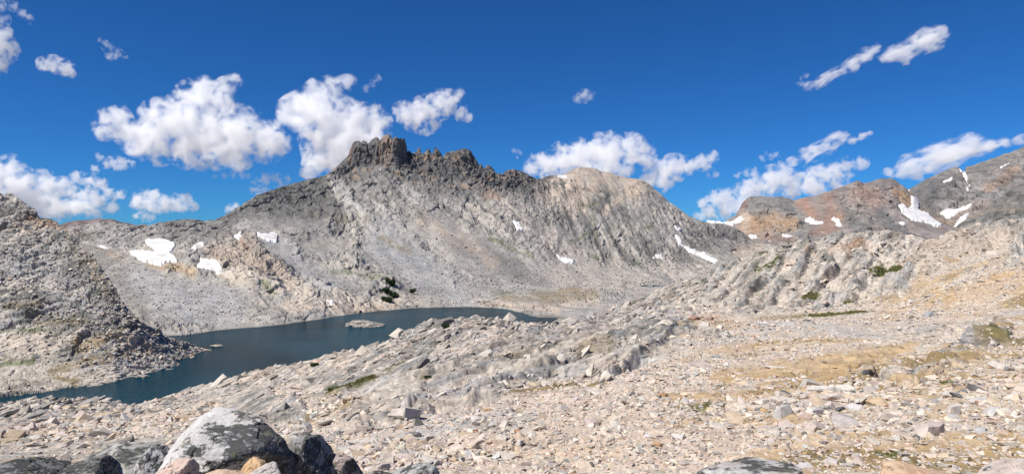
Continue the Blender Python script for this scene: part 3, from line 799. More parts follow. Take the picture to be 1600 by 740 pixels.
c = np.tile(np.array((0.295, 0.275, 0.25)), (len(U), 1))
c = mix(c, (0.385, 0.345, 0.295), sstep(-0.15, 0.35, fbm(B, 50, 4, 0.6, seed=51)) * 0.8)
c *= (0.80 + 0.36 * (id2[:, 1] * 0.5 + id3[:, 1] * 0.5))[:, None]
c = mix(c, GREY, (id3[:, 2] > 0.72) * 0.6)
dz = np.zeros_like(U)
for k, (pts, w, a) in enumerate([
        ([(340, 348), (420, 315), (500, 290)], 20, 0.75), ([(430, 330), (520, 310)], 22, 0.9), ([(500, 290), (528, 330)], 18, 0.9), ([(545, 260), (640, 262), (740, 260)], 32, 0.85), ([(560, 290), (640, 300), (740, 300)], 20, 0.6),
        ([(740, 262), (790, 290), (840, 290)], 20, 0.75), ([(640, 335), (700, 350)], 14, 0.4), ([(470, 360), (530, 350)], 18, 0.5), ([(850, 280), (880, 282)], 8, 0.5), ([(470, 350), (400, 350)], 14, 0.4),
        ([(900, 296), (960, 298)], 6, 0.95), ([(905, 325), (950, 320), (990, 345)], 12, 0.6), ([(880, 340), (930, 380)], 14, 0.45), ([(960, 345), (1010, 390)], 18, 0.5), ([(1000, 290), (1030, 320)], 10, 0.45),
        ([(1085, 360), (1120, 365), (1165, 378)], 12, 0.65), ([(1100, 375), (1150, 390)], 9, 0.6), ([(950, 385), (990, 410)], 14, 0.45), ([(270, 360), (360, 362)], 16, 0.55), ([(270, 350), (320, 350)], 8, 0.6), ([(340, 370), (380, 360)], 9, 0.5),
        ([(580, 395), (660, 430)], 10, 0.3), ([(640, 455), (680, 450)], 10, 0.3), ([(560, 440), (590, 450)], 14, 0.3)]):
    dz = np.maximum(dz, mont.stroke(pts, w, 0.7, 0.7, 140 + k) * a)
c = mix(c, (0.115, 0.113, 0.108), dz * 0.85)
for k, (col, w, pts, a) in enumerate([
        ((0.42, 0.385, 0.335), 13, [(520, 300), (560, 340), (610, 400)], 0.8), ((0.40, 0.37, 0.33), 22, [(580, 320), (640, 360), (690, 400)], 0.6),
        (LIGHTGREY, 7, [(525, 285), (545, 320), (565, 330)], 0.7), (LIGHTGREY, 5, [(560, 268), (620, 272)], 0.55), ((0.37, 0.35, 0.33), 10, [(620, 290), (680, 320)], 0.5),
        ((0.30, 0.30, 0.298), 28, [(600, 380), (650, 420), (710, 465)], 0.95), ((0.185, 0.175, 0.16), 13, [(700, 370), (770, 405), (850, 440)], 0.9), ((0.19, 0.18, 0.165), 8, [(760, 395), (810, 425)], 0.7),
        (TAN, 9, [(660, 345), (720, 375), (770, 410)], 0.55), (TAN, 22, [(880, 275), (950, 275), (990, 288)], 0.9), (PINK, 20, [(860, 295), (900, 315)], 0.8), ((0.42, 0.37, 0.32), 16, [(790, 320), (860, 380), (900, 400)], 0.55),
        (TAN, 5, [(1000, 300), (960, 318), (945, 330)], 0.8), ((0.33, 0.23, 0.17), 5, [(735, 270), (760, 310)], 0.6), (RUST, 5, [(752, 290), (775, 310)], 0.5), ((0.33, 0.22, 0.15), 6, [(612, 222), (632, 224)], 0.8), (RUST, 3, [(549, 236), (556, 230)], 0.6),
        ((0.40, 0.35, 0.30), 24, [(890, 430), (1000, 425), (1080, 420)], 0.9), ((0.38, 0.33, 0.28), 10, [(1060, 395), (1100, 410)], 0.8), (TAN, 8, [(1150, 395), (1185, 392)], 0.6),
        (TAN, 20, [(345, 400), (400, 400), (450, 430)], 0.75), (CREAM, 12, [(350, 425), (385, 430)], 0.8), (CREAM, 12, [(310, 445), (400, 440), (480, 455)], 0.5), (OCHRE, 7, [(235, 415), (280, 420), (300, 430)], 0.6), (RUST, 5, [(120, 365), (140, 372)], 0.4), (RUST, 4, [(150, 388), (190, 402)], 0.45), (RUST, 3, [(375, 380), (390, 395)], 0.5),
        ((0.36, 0.36, 0.36), 30, [(200, 455), (260, 465), (350, 480)], 0.8), ((0.36, 0.355, 0.35), 16, [(420, 380), (470, 420), (520, 450)], 0.7), ((0.21, 0.19, 0.165), 20, [(130, 380), (175, 430), (215, 480)], 0.75), (PINK, 8, [(450, 480), (560, 482), (620, 470)], 0.6), (LIGHTGREY, 6, [(660, 468), (720, 466)], 0.6),
        (CREAM, 10, [(470, 465), (560, 470)], 0.6), (TAN, 5, [(540, 490), (620, 478)], 0.5), (PINK, 6, [(760, 475), (830, 478), (870, 484)], 0.7), (CREAM, 6, [(880, 475), (930, 470)], 0.7), (DRYGRASS, 6, [(780, 465), (850, 462), (900, 455)], 0.6), (DRYGRASS, 6, [(850, 470), (930, 462)], 0.5), (GRASS, 3, [(770, 455), (800, 457)], 0.5), (GRASS, 3, [(765, 372), (785, 380)], 0.8), (GRASS, 3, [(790, 385), (830, 402)], 0.5), (DRYGRASS, 5, [(595, 370), (640, 395)], 0.5),
        (GRASS, 3, [(905, 325), (935, 318)], 0.5), (GRASS, 4, [(925, 340), (932, 370)], 0.4), (GRASS, 3, [(985, 408), (1000, 412)], 0.7), (GRASS, 3, [(926, 402), (932, 406)], 0.8), (GRASS, 2.5, [(895, 378), (915, 370)], 0.7), (GRASS, 2.5, [(1000, 362), (1016, 356)], 0.6), (GRASS, 2.5, [(540, 425), (600, 445)], 0.4), (GRASS, 3, [(410, 445), (430, 458)], 0.6), (GRASS, 3, [(520, 425), (545, 428)], 0.6), (DRYGRASS, 4, [(480, 335), (540, 345)], 0.35), (TAN, 10, [(640, 470), (700, 474)], 0.4)]):
    c = paint(c, mont, col, w, pts, a, 0.7, 0.8, 170 + k)
up_band = poly_sdf(U, V, [(345, 346), (420, 296), (508, 270), (517, 290), (528, 318), (540, 334), (500, 346), (430, 345)]) + mont.warp(9, 30, 88, 4)
c = mix(c, (0.125, 0.122, 0.115), sstep(-3, 4, up_band) * (0.55 + 0.35 * (id3[:, 1] > 0.35)))
tower_band = poly_sdf(U, V, [(505, 270), (550, 215), (640, 205), (740, 225), (800, 258), (880, 268), (845, 292), (790, 300), (745, 312), (700, 292), (640, 285), (590, 272), (545, 290)]) + mont.warp(12, 26, 89, 4)
c = mix(c, (0.125, 0.12, 0.115), sstep(-3, 5, tower_band) * (0.45 + 0.4 * (gid2[:, 1] > 0.3)))
c = mix(c, (0.30, 0.215, 0.155), sstep(0, 6, tower_band) * (gid[:, 2] > 0.80) * 0.7)
# dark water streaks and joints that run down the dipping slabs
LR = (B @ fallR.T) / np.array([60, 4.5, 9])
LCn = (B @ fallC.T) / np.array([48, 6, 10])
st = fbm(LR, 1.0, 5, 0.6, seed=53)
c = mix(c, (0.12, 0.12, 0.11), sstep(0.0, 0.3, st + 0.5 * fbm(B, 80, 3, seed=98)) * slabs * 0.85)
c = mix(c, (0.42, 0.39, 0.35), sstep(0.1, 0.35, -st) * slabs * 0.6)
st = fbm(LCn, 1.0, 5, 0.6, seed=57)
c = mix(c, (0.15, 0.145, 0.135), sstep(0.1, 0.4, st) * centre * 0.7)
c = mix(c, (0.43, 0.395, 0.345), sstep(0.05, 0.35, -st) * centre * 0.6 * (1 - dz))
st = fbm((B @ frame((0.3, -0.85, -0.4)).T) / np.array([70, 9, 9]), 1.0, 4, 0.6, seed=58)
c = mix(c, (0.225, 0.22, 0.212), sstep(0.0, 0.4, st) * talus * 0.55)
c = mix(c, (0.41, 0.385, 0.35), sstep(0.0, 0.4, -st) * talus * 0.5)
Ls = (B @ dip.T) / np.array([7, 26, 11])
st = fbm(Ls, 1.0, 5, 0.65, seed=54)
c = mix(c, (0.14, 0.138, 0.13), sstep(0.12, 0.45, st + dz * 0.12) * (0.3 + 0.4 * rocky) * 0.6 * (1 - 0.85 * talus))
c = mix(c, (0.075, 0.072, 0.068), mck * 0.7)
c = mix(c, (0.44, 0.41, 0.37), sstep(0.2, 0.5, fbm(Ls + 7, 1.0, 5, 0.65, seed=55)) * 0.5 * (1 - dz))
c = mix(c, (0.10, 0.095, 0.075), sstep(LAKE + 0.35, LAKE + 0.1, mont.P[:, 2]) * 0.6)
mont_c = c
mont.build('mountain', rock_material('mountain_rock', 0.12, 0.8, 0.5, 1.2, 0.22, 0.22), c, 'grey castellated mountain with dark rock towers and talus fans beyond the lake', 'mountain')

# ---- the rust-red mountain and the darker one behind it
crestD = [(1020, 362, 1900), (1085, 352, 1950), (1105, 346, 1960), (1120, 347, 1965), (1132, 347, 1970), (1141, 341, 1980), (1150, 336, 1990), (1155, 328, 2000), (1160, 317, 2010), (1168, 309, 2015), (1173, 307, 2018), (1190, 307, 2020), (1205, 308, 2020), (1215, 307, 2020), (1228, 308.5, 2025), (1240, 313, 2030), (1250, 310, 2040), (1260, 308, 2050), (1275, 306, 2060), (1288, 301, 2070), (1300, 297, 2080), (1310, 294, 2090), (1320, 290, 2100), (1330, 286, 2105), (1340, 282, 2110), (1345, 284, 2112), (1350, 286.5, 2115), (1360, 284, 2120), (1372, 279.5, 2125), (1378, 278, 2125), (1385, 279, 2125), (1393, 278, 2125),
          (1400, 282, 2120), (1406, 287, 2115), (1412, 291, 2105), (1420, 297, 2095), (1427, 302, 2080), (1436, 317, 2060), (1445, 327, 2030), (1460, 339, 1990), (1475, 348, 1950), (1490, 354, 1920), (1510, 360, 1880), (1600, 380, 1800)]
LD = [[(1020, 420, 1250), (1600, 420, 1250)], [(1020, 400, 1400), (1150, 400, 1400), (1300, 395, 1400), (1440, 392, 1420), (1520, 385, 1500), (1600, 395, 1450)], [(1020, 380, 1600), (1150, 372, 1650), (1300, 368, 1650), (1400, 362, 1680), (1440, 365, 1680), (1490, 365, 1750), (1600, 388, 1600)],
      [(1020, 368, 1800), (1110, 355, 1900), (1150, 350, 1880), (1250, 336, 1880), (1350, 320, 1900), (1400, 322, 1920), (1440, 338, 1900), (1480, 356, 1850), (1600, 384, 1700)], crestD]
LD.append([(x, y + 12, Y + 160) for x, y, Y in crestD])
LD.append([(x, 385, Y * 1.4) for x, y, Y in crestD])
redm = Landform(LD, 1020, 1600, 900, [14, 50, 70, 90, 10, 8], 4, ks=2, keep=10)
redm.snow = [p for l_, p in SNOWS['redm']]
U, V, B = redm.U, redm.V, redm.base
f1, id1 = facets(B, 70, (1, 1, 0.7), rot(10, 20, 0), 0.9, 0.06, 18)
f2, id2 = facets(B, 24, (1, 1.2, 0.8), rot(10, 30, 0), 1.0, 0.1, 19)
gully = fbm(B * np.array([1, 0.25, 0.25]), 90, 4, 0.55, True, seed=20)
scree = np.maximum(redm.stroke([(1260, 310), (1300, 360)], 26, 0.5, 0.4, 1), np.maximum(redm.stroke([(1150, 355), (1180, 375)], 14, 0.5, 0.4, 2), redm.stroke([(1420, 330), (1480, 365)], 20, 0.5, 0.4, 3)))
top = np.where(redm.row <= redm.cr, sstep(0, 60, redm.cr - redm.row) * 0.93 + 0.07, 0.3)
redm.sk = (0.6, 0.5)
d = top * ((1 - 0.8 * scree) * (5 * f1 + 5 * f2) + (1 - 0.6 * scree) * 8 * gully)
redm.displace(d, redm.N * 0.8 + np.array([0, 0, 0.2]))
c = np.tile(np.array((0.235, 0.205, 0.187)), (len(U), 1))
c *= (0.82 + 0.36 * id2[:, 1])[:, None]
for k, (col, w, pts, a) in enumerate([
        ((0.20, 0.195, 0.185), 24, [(1175, 320), (1230, 325), (1260, 350)], 0.85), ((0.34, 0.225, 0.14), 14, [(1170, 355), (1200, 352), (1235, 352)], 0.85), (TAN, 8, [(1165, 340), (1160, 365)], 0.7),
        ((0.32, 0.195, 0.14), 10, [(1255, 315), (1270, 335)], 0.9), ((0.27, 0.17, 0.13), 12, [(1290, 310), (1300, 340), (1290, 355)], 0.7), ((0.34, 0.21, 0.14), 8, [(1315, 340), (1330, 345)], 0.7), ((0.21, 0.185, 0.165), 10, [(1275, 310), (1285, 330)], 0.5),
        ((0.145, 0.145, 0.14), 12, [(1330, 345), (1350, 355)], 0.9), ((0.14, 0.14, 0.138), 11, [(1380, 335), (1410, 365)], 0.85), ((0.17, 0.155, 0.145), 9, [(1360, 285), (1395, 285)], 0.8), ((0.33, 0.215, 0.13), 8, [(1400, 300), (1420, 312)], 0.9), (RED, 14, [(1340, 300), (1370, 312)], 0.5), ((0.22, 0.215, 0.21), 14, [(1380, 385), (1440, 378)], 0.9),
        ((0.215, 0.21, 0.2), 12, [(1240, 375), (1290, 378), (1330, 372)], 0.8), ((0.27, 0.185, 0.145), 8, [(1270, 365), (1310, 362)], 0.6), ((0.27, 0.20, 0.15), 5, [(1440, 330), (1470, 352)], 0.9), (RED, 6, [(1200, 375), (1240, 380)], 0.5), ((0.22, 0.12, 0.10), 6, [(1150, 335), (1162, 318)], 0.6)]):
    c = paint(c, redm, col, w, pts, a, 0.8, 0.8, 230 + k)
st = fbm((B @ rot(0, 35, 0).T) / np.array([40, 40, 14]), 1, 5, 0.65, seed=56)
c = mix(c, (0.11, 0.105, 0.10), sstep(0.1, 0.4, st) * 0.55 * (1 - 0.6 * scree))
c = mix(c, (0.07, 0.066, 0.062), np.maximum(cracks(B * np.array([1, 0.5, 0.5]), 55, 0.05, 5, 91), 0.8 * cracks(B, 24, 0.04, 4, 92)) * 0.65 * (1 - 0.7 * scree))
c = mix(c, c.mean(0) * 1.5, sstep(0.15, 0.45, fbm(B * np.array([1, 0.3, 0.3]), 30, 5, 0.65, seed=93)) * 0.5)
redm.build('red_mountain', rock_material('red_mountain_rock', 0.05, 0.3, 0.5, 3.0, 0.3, 0.25), c, 'rust red and grey mountain with orange bands at the right', 'mountain')

crestE = [(1370, 330, 2500), (1400, 304, 2500), (1425, 293.5, 2500), (1440, 285, 2490), (1450, 279, 2480), (1462, 274, 2480), (1475, 268, 2475), (1490, 262, 2470), (1497, 261, 2470), (1502, 263, 2470), (1506, 266, 2480), (1511, 261, 2470), (1520, 259, 2465), (1530, 255, 2460), (1540, 252, 2455), (1550, 248, 2450), (1560, 245, 2450), (1568, 241, 2448), (1578, 239, 2445), (1586, 235, 2440), (1593, 233, 2440), (1600, 229, 2435), (1650, 212, 2420), (1750, 190, 2400), (1800, 185, 2400)]
LE = [[(1370, 410, 1750), (1800, 410, 1750)], [(1370, 380, 1950), (1440, 372, 1950), (1500, 365, 1950), (1560, 350, 1960), (1800, 335, 1960)], [(1370, 355, 2200), (1440, 335, 2200), (1500, 318, 2190), (1560, 300, 2180), (1800, 262, 2180)], crestE]
LE.append([(x, y + 14, Y + 160) for x, y, Y in crestE])
LE.append([(x, 385, Y * 1.35) for x, y, Y in crestE])
dark = Landform(LE, 1375, 1790, 460, [40, 60, 80, 10, 8], 3, ks=4, keep=8)
dark.snow = [p for l_, p in SNOWS['dark']]
U, V, B = dark.U, dark.V, dark.base
f1, id1 = facets(B, 80, (1.6, 1, 0.5), rot(0, -28, 0), 0.9, 0.08, 20)
f2, id2 = facets(B, 26, (1.5, 1.2, 0.6), rot(0, -28, 0), 1.0, 0.12, 21)
gully = fbm(B * np.array([1, 0.3, 0.3]), 110, 4, 0.55, True, seed=22)
top = np.where(dark.row <= dark.cr, sstep(0, 45, dark.cr - dark.row) * 0.9 + 0.12, 0.3)
dark.sk = (0.6, 0.5)
couloir = dark.stroke([(1502, 262), (1513, 285), (1515, 300)], 3, 0.5, 0.2, 1)
dark.displace(top * (12 * f1 + 8 * f2 + 12 * gully) - couloir * 10, dark.N * 0.8 + np.array([0, 0, 0.2]))
c = np.tile(np.array((0.215, 0.195, 0.18)), (len(U), 1))
c *= (0.8 + 0.4 * id2[:, 1])[:, None]
for k, (col, w, pts, a) in enumerate([((0.12, 0.12, 0.12), 16, [(1440, 300), (1475, 285), (1455, 320)], 0.9), ((0.15, 0.145, 0.14), 12, [(1520, 265), (1590, 245)], 0.6), ((0.26, 0.25, 0.24), 12, [(1480, 320), (1530, 300)], 0.6), ((0.23, 0.23, 0.23), 8, [(1530, 312), (1560, 300)], 0.8), (RUST, 5, [(1540, 295), (1570, 280), (1590, 270)], 0.4), ((0.30, 0.24, 0.2), 10, [(1490, 335), (1540, 320)], 0.5), ((0.25, 0.185, 0.14), 7, [(1450, 335), (1490, 355)], 0.8), ((0.12, 0.12, 0.12), 5, [(1450, 315), (1455, 330)], 0.7)]):
    c = paint(c, dark, col, w, pts, a, 0.8, 0.8, 260 + k)
st = fbm((B @ rot(0, -28, 0).T) / np.array([70, 50, 14]), 1, 5, 0.65, seed=57)
c = mix(c, (0.10, 0.10, 0.10), sstep(0.05, 0.35, st) * 0.6)
c = mix(c, (0.07, 0.066, 0.062), np.maximum(cracks(B * np.array([1, 0.5, 0.5]), 55, 0.05, 5, 91), 0.8 * cracks(B, 24, 0.04, 4, 92)) * 0.65)
c = mix(c, c.mean(0) * 1.5, sstep(0.15, 0.45, fbm(B * np.array([1, 0.3, 0.3]), 30, 5, 0.65, seed=93)) * 0.5)
dark.build('grey_mountain', rock_material('grey_mountain_rock', 0.05, 0.3, 0.5, 3.0, 0.3, 0.25), c, 'dark grey mountain with snow gullies at the right edge, beyond the red one', 'mountain')

crestF = [(1420, 400, 470), (1455, 378, 480), (1470, 368, 485), (1485, 360, 490), (1500, 350, 495), (1512, 342, 500), (1522, 336, 502), (1532, 329, 505), (1540, 322, 508), (1552, 313, 510), (1560, 308, 512), (1572, 301, 515), (1580, 297, 518), (1590, 291, 520), (1600, 286, 522), (1680, 250, 535), (1800, 220, 540)]
LF = [[(x, CY + 40 / 330 * F, 330) for x, y, Y in crestF], [(x, y + (400 - y) * 0.9, 410) for x, y, Y in crestF], crestF, [(x, y + 14, Y + 40) for x, y, Y in crestF], [(x, CY + 40 / (Y * 1.5) * F, Y * 1.5) for x, y, Y in crestF]]
slope = Landform(LF, 1425, 1790, 400, [50, 110, 10, 8], 2, ks=5, keep=8)
U, V, B = slope.U, slope.V, slope.base
f1, id1 = facets(B, 16, (1.6, 1, 0.6), rot(0, -30, 0), 0.9, 0.08, 23)
f2, id2 = facets(B, 5, (1.5, 1.2, 0.6), rot(0, -30, 0), 1.0, 0.12, 24)
slope.displace(np.where(slope.row > slope.cr - 4, 0.4, 1.0) * (2.4 * f1 + 1.4 * f2), slope.N)
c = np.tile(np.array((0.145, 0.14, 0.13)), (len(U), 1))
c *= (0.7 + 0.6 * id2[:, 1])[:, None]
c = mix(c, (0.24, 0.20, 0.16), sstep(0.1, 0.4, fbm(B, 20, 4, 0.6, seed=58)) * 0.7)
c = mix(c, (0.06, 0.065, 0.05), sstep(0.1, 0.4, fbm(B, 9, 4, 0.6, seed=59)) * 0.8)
c = paint(c, slope, (0.27, 0.25, 0.225), 6, [(1470, 378), (1530, 350)], 0.8)
slope.build('dark_hillside', rock_material('dark_slope_rock', 0.3, 2.0, 0.5, 0.5, 0.3, 0.3), c, 'dark rock slope at the right edge behind the granite hill', 'hillside')

crestG = [(40, 362, 2600), (85, 354, 2600), (98, 350, 2600), (105, 347, 2600), (115, 345, 2600), (128, 344, 2600), (140, 343.5, 2600), (148, 342, 2600), (155, 341.5, 2600), (165, 342.5, 2600), (175, 343, 2600), (183, 345, 2600), (190, 347, 2600), (200, 348.5, 2600), (210, 351, 2600), (222, 353, 2600), (280, 362, 2600)]
LG = [[(x, 385, 2100) for x, y, Y in crestG], crestG, [(x, y + 10, Y + 200) for x, y, Y in crestG], [(x, 390, Y + 900) for x, y, Y in crestG]]
ridge = Landform(LG, 45, 275, 240, [60, 8, 6], 1, ks=3, keep=6)
U, V, B = ridge.U, ridge.V, ridge.base
f1, id1 = facets(B, 40, (1, 1, 1.4), rot(0, 5, 0), 0.9, 0.1, 25)
ridge.displace(np.where(ridge.row > ridge.cr - 3, 0.3, 1.0) * (7 * f1 + 6 * fbm(B * np.array([1, .3, .3]), 60, 3, 0.5, True, seed=26)), ridge.N)
c = np.tile(np.array((0.155, 0.125, 0.12)), (len(U), 1)) * (0.75 + 0.5 * id1[:, 1])[:, None]
ridge.build('far_ridge', rock_material('far_ridge_rock', 0.05, 0.3, 0.4, 3.0, 0.3, 0.2), c, 'low purple brown ridge far off above the left saddle', 'ridge')

# ---- water
def water_material(name, col, bump):
    m = bpy.data.materials.new(name)
    m.use_nodes = True
    nt = m.node_tree
    bs = nt.nodes['Principled BSDF']
    bs.inputs['Roughness'].default_value = 0.15
    bs.inputs['Specular IOR Level'].default_value = 0.035
    bs.inputs['IOR'].default_value = 1.33
    ge = nt.nodes.new('ShaderNodeNewGeometry')
    n0 = nt.nodes.new('ShaderNodeTexNoise')
    n0.inputs['Scale'].default_value = 0.022
    n0.inputs['Detail'].default_value = 4
    link(nt, ge.outputs['Position'], n0.inputs['Vector'])
    cr = nt.nodes.new('ShaderNodeValToRGB')
    cr.color_ramp.elements[0].position, cr.color_ramp.elements[1].position = 0.38, 0.68
    cr.color_ramp.elements[0].color = tuple(c * 0.75 for c in col) + (1,)
    cr.color_ramp.elements[1].color = tuple(c * 1.5 for c in col) + (1,)
    link(nt, n0.outputs[0], cr.inputs[0])
    link(nt, cr.outputs[0], bs.inputs['Base Color'])
    n1 = nt.nodes.new('ShaderNodeTexNoise')
    n1.inputs['Scale'].default_value = 0.9
    n1.inputs['Detail'].default_value = 6
    n1.inputs['Roughness'].default_value = 0.6
    link(nt, ge.outputs['Position'], n1.inputs['Vector'])
    bp = nt.nodes.new('ShaderNodeBump')
    bp.inputs['Strength'].default_value = bump
    bp.inputs['Distance'].default_value = 1.6
    link(nt, n1.outputs[0], bp.inputs['Height'])
    link(nt, bp.outputs[0], bs.inputs['Normal'])
    return m


wm = water_material('lake_water', (0.006, 0.038, 0.060), 0.9)
far_shore = [(p[0], p[2]) for p in shoreV if 290 < p[0] < 905]
left_shore = [(p[0], p[2]) for p in shoreC if 0 <= p[0] < 330]
near_side = [(-60, 178), (60, 184), (212, 187), (250, 190), (300, 203), (340, 192), (480, 168), (620, 140), (760, 135), (860, 155), (900, 200), (930, 340)]
ring = [(x, y - 2) for x, y in near_side] + [(x + 3, Y + 3) for x, Y in far_shore[::-1]] + [(245, 335), (245, 300)] + [(x - 4, Y + 4) for x, Y in left_shore[::-1]]
pts3 = [((x - CX) / F * Y, Y, LAKE) for x, Y in ring]
bm = bmesh.new()
bm.faces.new([bm.verts.new(p) for p in pts3])
bmesh.ops.triangulate(bm, faces=bm.faces[:])
me = bpy.data.meshes.new('lake')
bm.to_mesh(me)
bm.free()
if me.polygons[0].normal.z < 0:
    me.flip_normals()
me.materials.append(wm)
lake = bpy.data.objects.new('lake', me)
COL.objects.link(lake)
tag(lake, 'dark teal alpine lake between the near granite knoll and the mountain', 'lake', kind='structure')
zt = -43.05
tv = []
for k in range(40):
    a = k / 40 * 2 * math.pi
    yy, xx = 598 + 15 * math.sin(a), 1028 + 28 * math.cos(a)
    tv.append(((xx - CX) / F * 600, yy, zt + 0.55))
o = mesh_object('tarn', np.array(tv), np.arange(40)[None], wm)
tag(o, 'tiny dark tarn on the valley floor beyond the lake', 'tarn', kind='structure')
# ================================================================== OBJECTS
# ---- stones: convex broken blocks
def block_shape(seed, flatness=0.5, n=13, cut=0.0):
    r = np.random.default_rng(seed)
    p = r.uniform(-1, 1, (n, 3))
    p /= np.max(np.abs(p), axis=1, keepdims=True) ** 0.75
    p *= np.array([1.0, r.uniform(0.6, 0.85), flatness * r.uniform(0.75, 1.2)])
    bm = bmesh.new()
    for q in p:
        bm.verts.new(q)
    bmesh.ops.convex_hull(bm, input=bm.verts[:])
    bmesh.ops.delete(bm, geom=[v for v in bm.verts if not v.link_faces], context='VERTS')
    bm.verts.ensure_lookup_table()
    bm.verts.index_update()
    V = np.array([v.co[:] for v in bm.verts])
    Fc = np.array([[v.index for v in f.verts] for f in bm.faces])
    bm.free()
    return V, Fc


SHAPES = [block_shape(100 + i, random.choice([0.3, 0.4, 0.5, 0.6]), random.choice([10, 12, 14])) for i in range(28)]
SMALL = [block_shape(300 + i, random.choice([0.4, 0.55, 0.65]), 8) for i in range(16)]


def rot_mats(n, tilt):
    """random turn about z after a random tilt"""
    a = rng.uniform(0, 2 * np.pi, n)
    bx, by = rng.normal(0, tilt, n), rng.normal(0, tilt, n)
    ca, sa, cx, sx, cy, sy = np.cos(a), np.sin(a), np.cos(bx), np.sin(bx), np.cos(by), np.sin(by)
    M = np.zeros((n, 3, 3))
    Rz = np.zeros((n, 3, 3)); Rz[:, 0, 0] = ca; Rz[:, 0, 1] = -sa; Rz[:, 1, 0] = sa; Rz[:, 1, 1] = ca; Rz[:, 2, 2] = 1
    Rx = np.zeros((n, 3, 3)); Rx[:, 0, 0] = 1; Rx[:, 1, 1] = cx; Rx[:, 1, 2] = -sx; Rx[:, 2, 1] = sx; Rx[:, 2, 2] = cx
    Ry = np.zeros((n, 3, 3)); Ry[:, 1, 1] = 1; Ry[:, 0, 0] = cy; Ry[:, 0, 2] = sy; Ry[:, 2, 0] = -sy; Ry[:, 2, 2] = cy
    return Rz @ Rx @ Ry


def stone_mesh(name, pos, rad, cols, mats, shapes, mat):
    vs, fs, cs = [], [], []
    off = 0
    kind = rng.integers(0, len(shapes), len(pos))
    for k, (SV, SF) in enumerate(shapes):
        m = np.where(kind == k)[0]
        if not len(m):
            continue
        P = np.einsum('nij,vj->nvi', mats[m], SV) * rad[m, None, None] + pos[m, None, :]
        vs.append(P.reshape(-1, 3))
        fs.append((SF[None] + (off + np.arange(len(m)) * len(SV))[:, None, None]).reshape(-1, 3))
        cs.append(np.repeat(cols[m], len(SV), 0))
        off += len(m) * len(SV)
    return mesh_object(name, np.concatenate(vs), np.concatenate(fs), mat, np.concatenate(cs))


def pick(lf, weight, n):
    w = weight.copy()
    w[lf.row > lf.cr] = 0
    w[(lf.V > 790)] = 0
    p = np.cumsum(w)
    i = np.searchsorted(p, rng.uniform(0, p[-1], n))
    i = np.clip(i, 0, len(w) - lf.nc - 2)
    i = np.where(i % lf.nc == lf.nc - 1, i - 1, i)
    a, b = rng.random((n, 1)), rng.random((n, 1))
    P = lf.P
    pos = (P[i] * (1 - a) + P[i + 1] * a) * (1 - b) + (P[i + lf.nc] * (1 - a) + P[i + lf.nc + 1] * a) * b
    return i, pos


def stone_cols(n, base, spread=0.22):
    c = np.array(base)[rng.integers(0, len(base), n)]
    return c * rng.uniform(1 - spread, 1 + spread, (n, 1)) * rng.uniform(0.96, 1.04, (n, 3))


stone_mat = rock_material('loose_granite', 3.0, 22.0, 0.5, 0.05, 0.26, 0.28)
far_stone_mat = rock_material('talus_granite', 0.6, 4.0, 0.4, 0.2, 0.25, 0.2)
PALE = [PINK, PINK, CREAM, CREAM, (0.45, 0.42, 0.385), (0.52, 0.465, 0.41), (0.52, 0.44, 0.37), (0.38, 0.35, 0.315), (0.47, 0.38, 0.30)]

# loose stones on the near ground
dens = (0.06 + 0.94 * gravel) * (1 - 0.75 * slab) * np.where(near.V < 740, 1, 0.7)
soil = np.zeros_like(dens)
for pts, w in [([(1120, 590), (1220, 575), (1330, 560), (1420, 545)], 12), ([(1200, 612), (1330, 575)], 10), ([(1040, 622), (1180, 612)], 8)]:
    soil = np.maximum(soil, near.stroke(pts, w, 0.6, 0.6, 7))
dens *= (1 - 0.6 * soil) * (1 - 0.7 * sstep(0.19, 0.26, near_c[:, 0] - near_c[:, 2])) * (1 - 0.6 * sstep(0.3, 0.2, near_c[:, 0]))
dens[near.P[:, 2] < LAKE + 0.1] = 0
NS = 60000
idx, pos = pick(near, dens, NS)
py = near.V[idx]
mean_px = 1.25 + 3.0 * sstep(470, 740, py) ** 1.1
clus = sstep(-0.1, 0.35, fbm(near.base[idx], 8, 3, 0.5, seed=71))
px_r = mean_px * np.exp(rng.normal(0, 0.5, NS)) * (0.75 + 0.5 * clus)
px_r *= np.where((near.U[idx] > 1180) & (py > 590) & (py < 700), 1.25, 1.0)
px_r = np.clip(px_r, 0.9, 21)
rad = px_r * pos[:, 1] / F
mats = rot_mats(NS, 0.28)
cols = stone_cols(NS, PALE)
dk = rng.random(NS) < 0.035
cols[dk] = np.array([DARK, GREY, (0.19, 0.18, 0.175)])[rng.integers(0, 3, dk.sum())]
og = rng.random(NS) < (0.018 + 0.25 * soil[idx])
cols[og] = np.array([OCHRE, TAN, RUST])[rng.integers(0, 3, og.sum())]
pos[:, 2] += rad * rng.uniform(-0.05, 0.22, NS)
# half-buried slabs and blocks that break out of the bedrock
nb_ = 5200
w2 = rock * np.where(near.V > 480, 0.8, 1.0) * near.fade(1.0)
w2[near.P[:, 2] < LAKE + 0.3] = 0
i2, p2 = pick(near, w2, nb_)
r2 = np.clip(2.6 * np.exp(rng.normal(0, 0.5, nb_)), 1.2, 8.5)
idx, pos = np.concatenate([idx, i2]), np.concatenate([pos, p2])
px_r = np.concatenate([px_r, r2])
rr2 = r2 * p2[:, 1] / F
p2c = near_c[i2] * rng.uniform(0.8, 1.2, (nb_, 1)) * 0.6 + stone_cols(nb_, PALE) * 0.4
pos[-nb_:, 2] -= rr2 * 0.12
rad = np.concatenate([rad, rr2])
cols = np.concatenate([cols, p2c])
mats = np.concatenate([mats, rot_mats(nb_, 0.22)])
px_s = px_r.copy()
px_s[-nb_:] = 0
order = np.argsort(-px_s * ((near.U[idx] > 4) & (near.U[idx] < 1596) & (near.V[idx] < 735)))
big, rest = order[:200], order[200:]
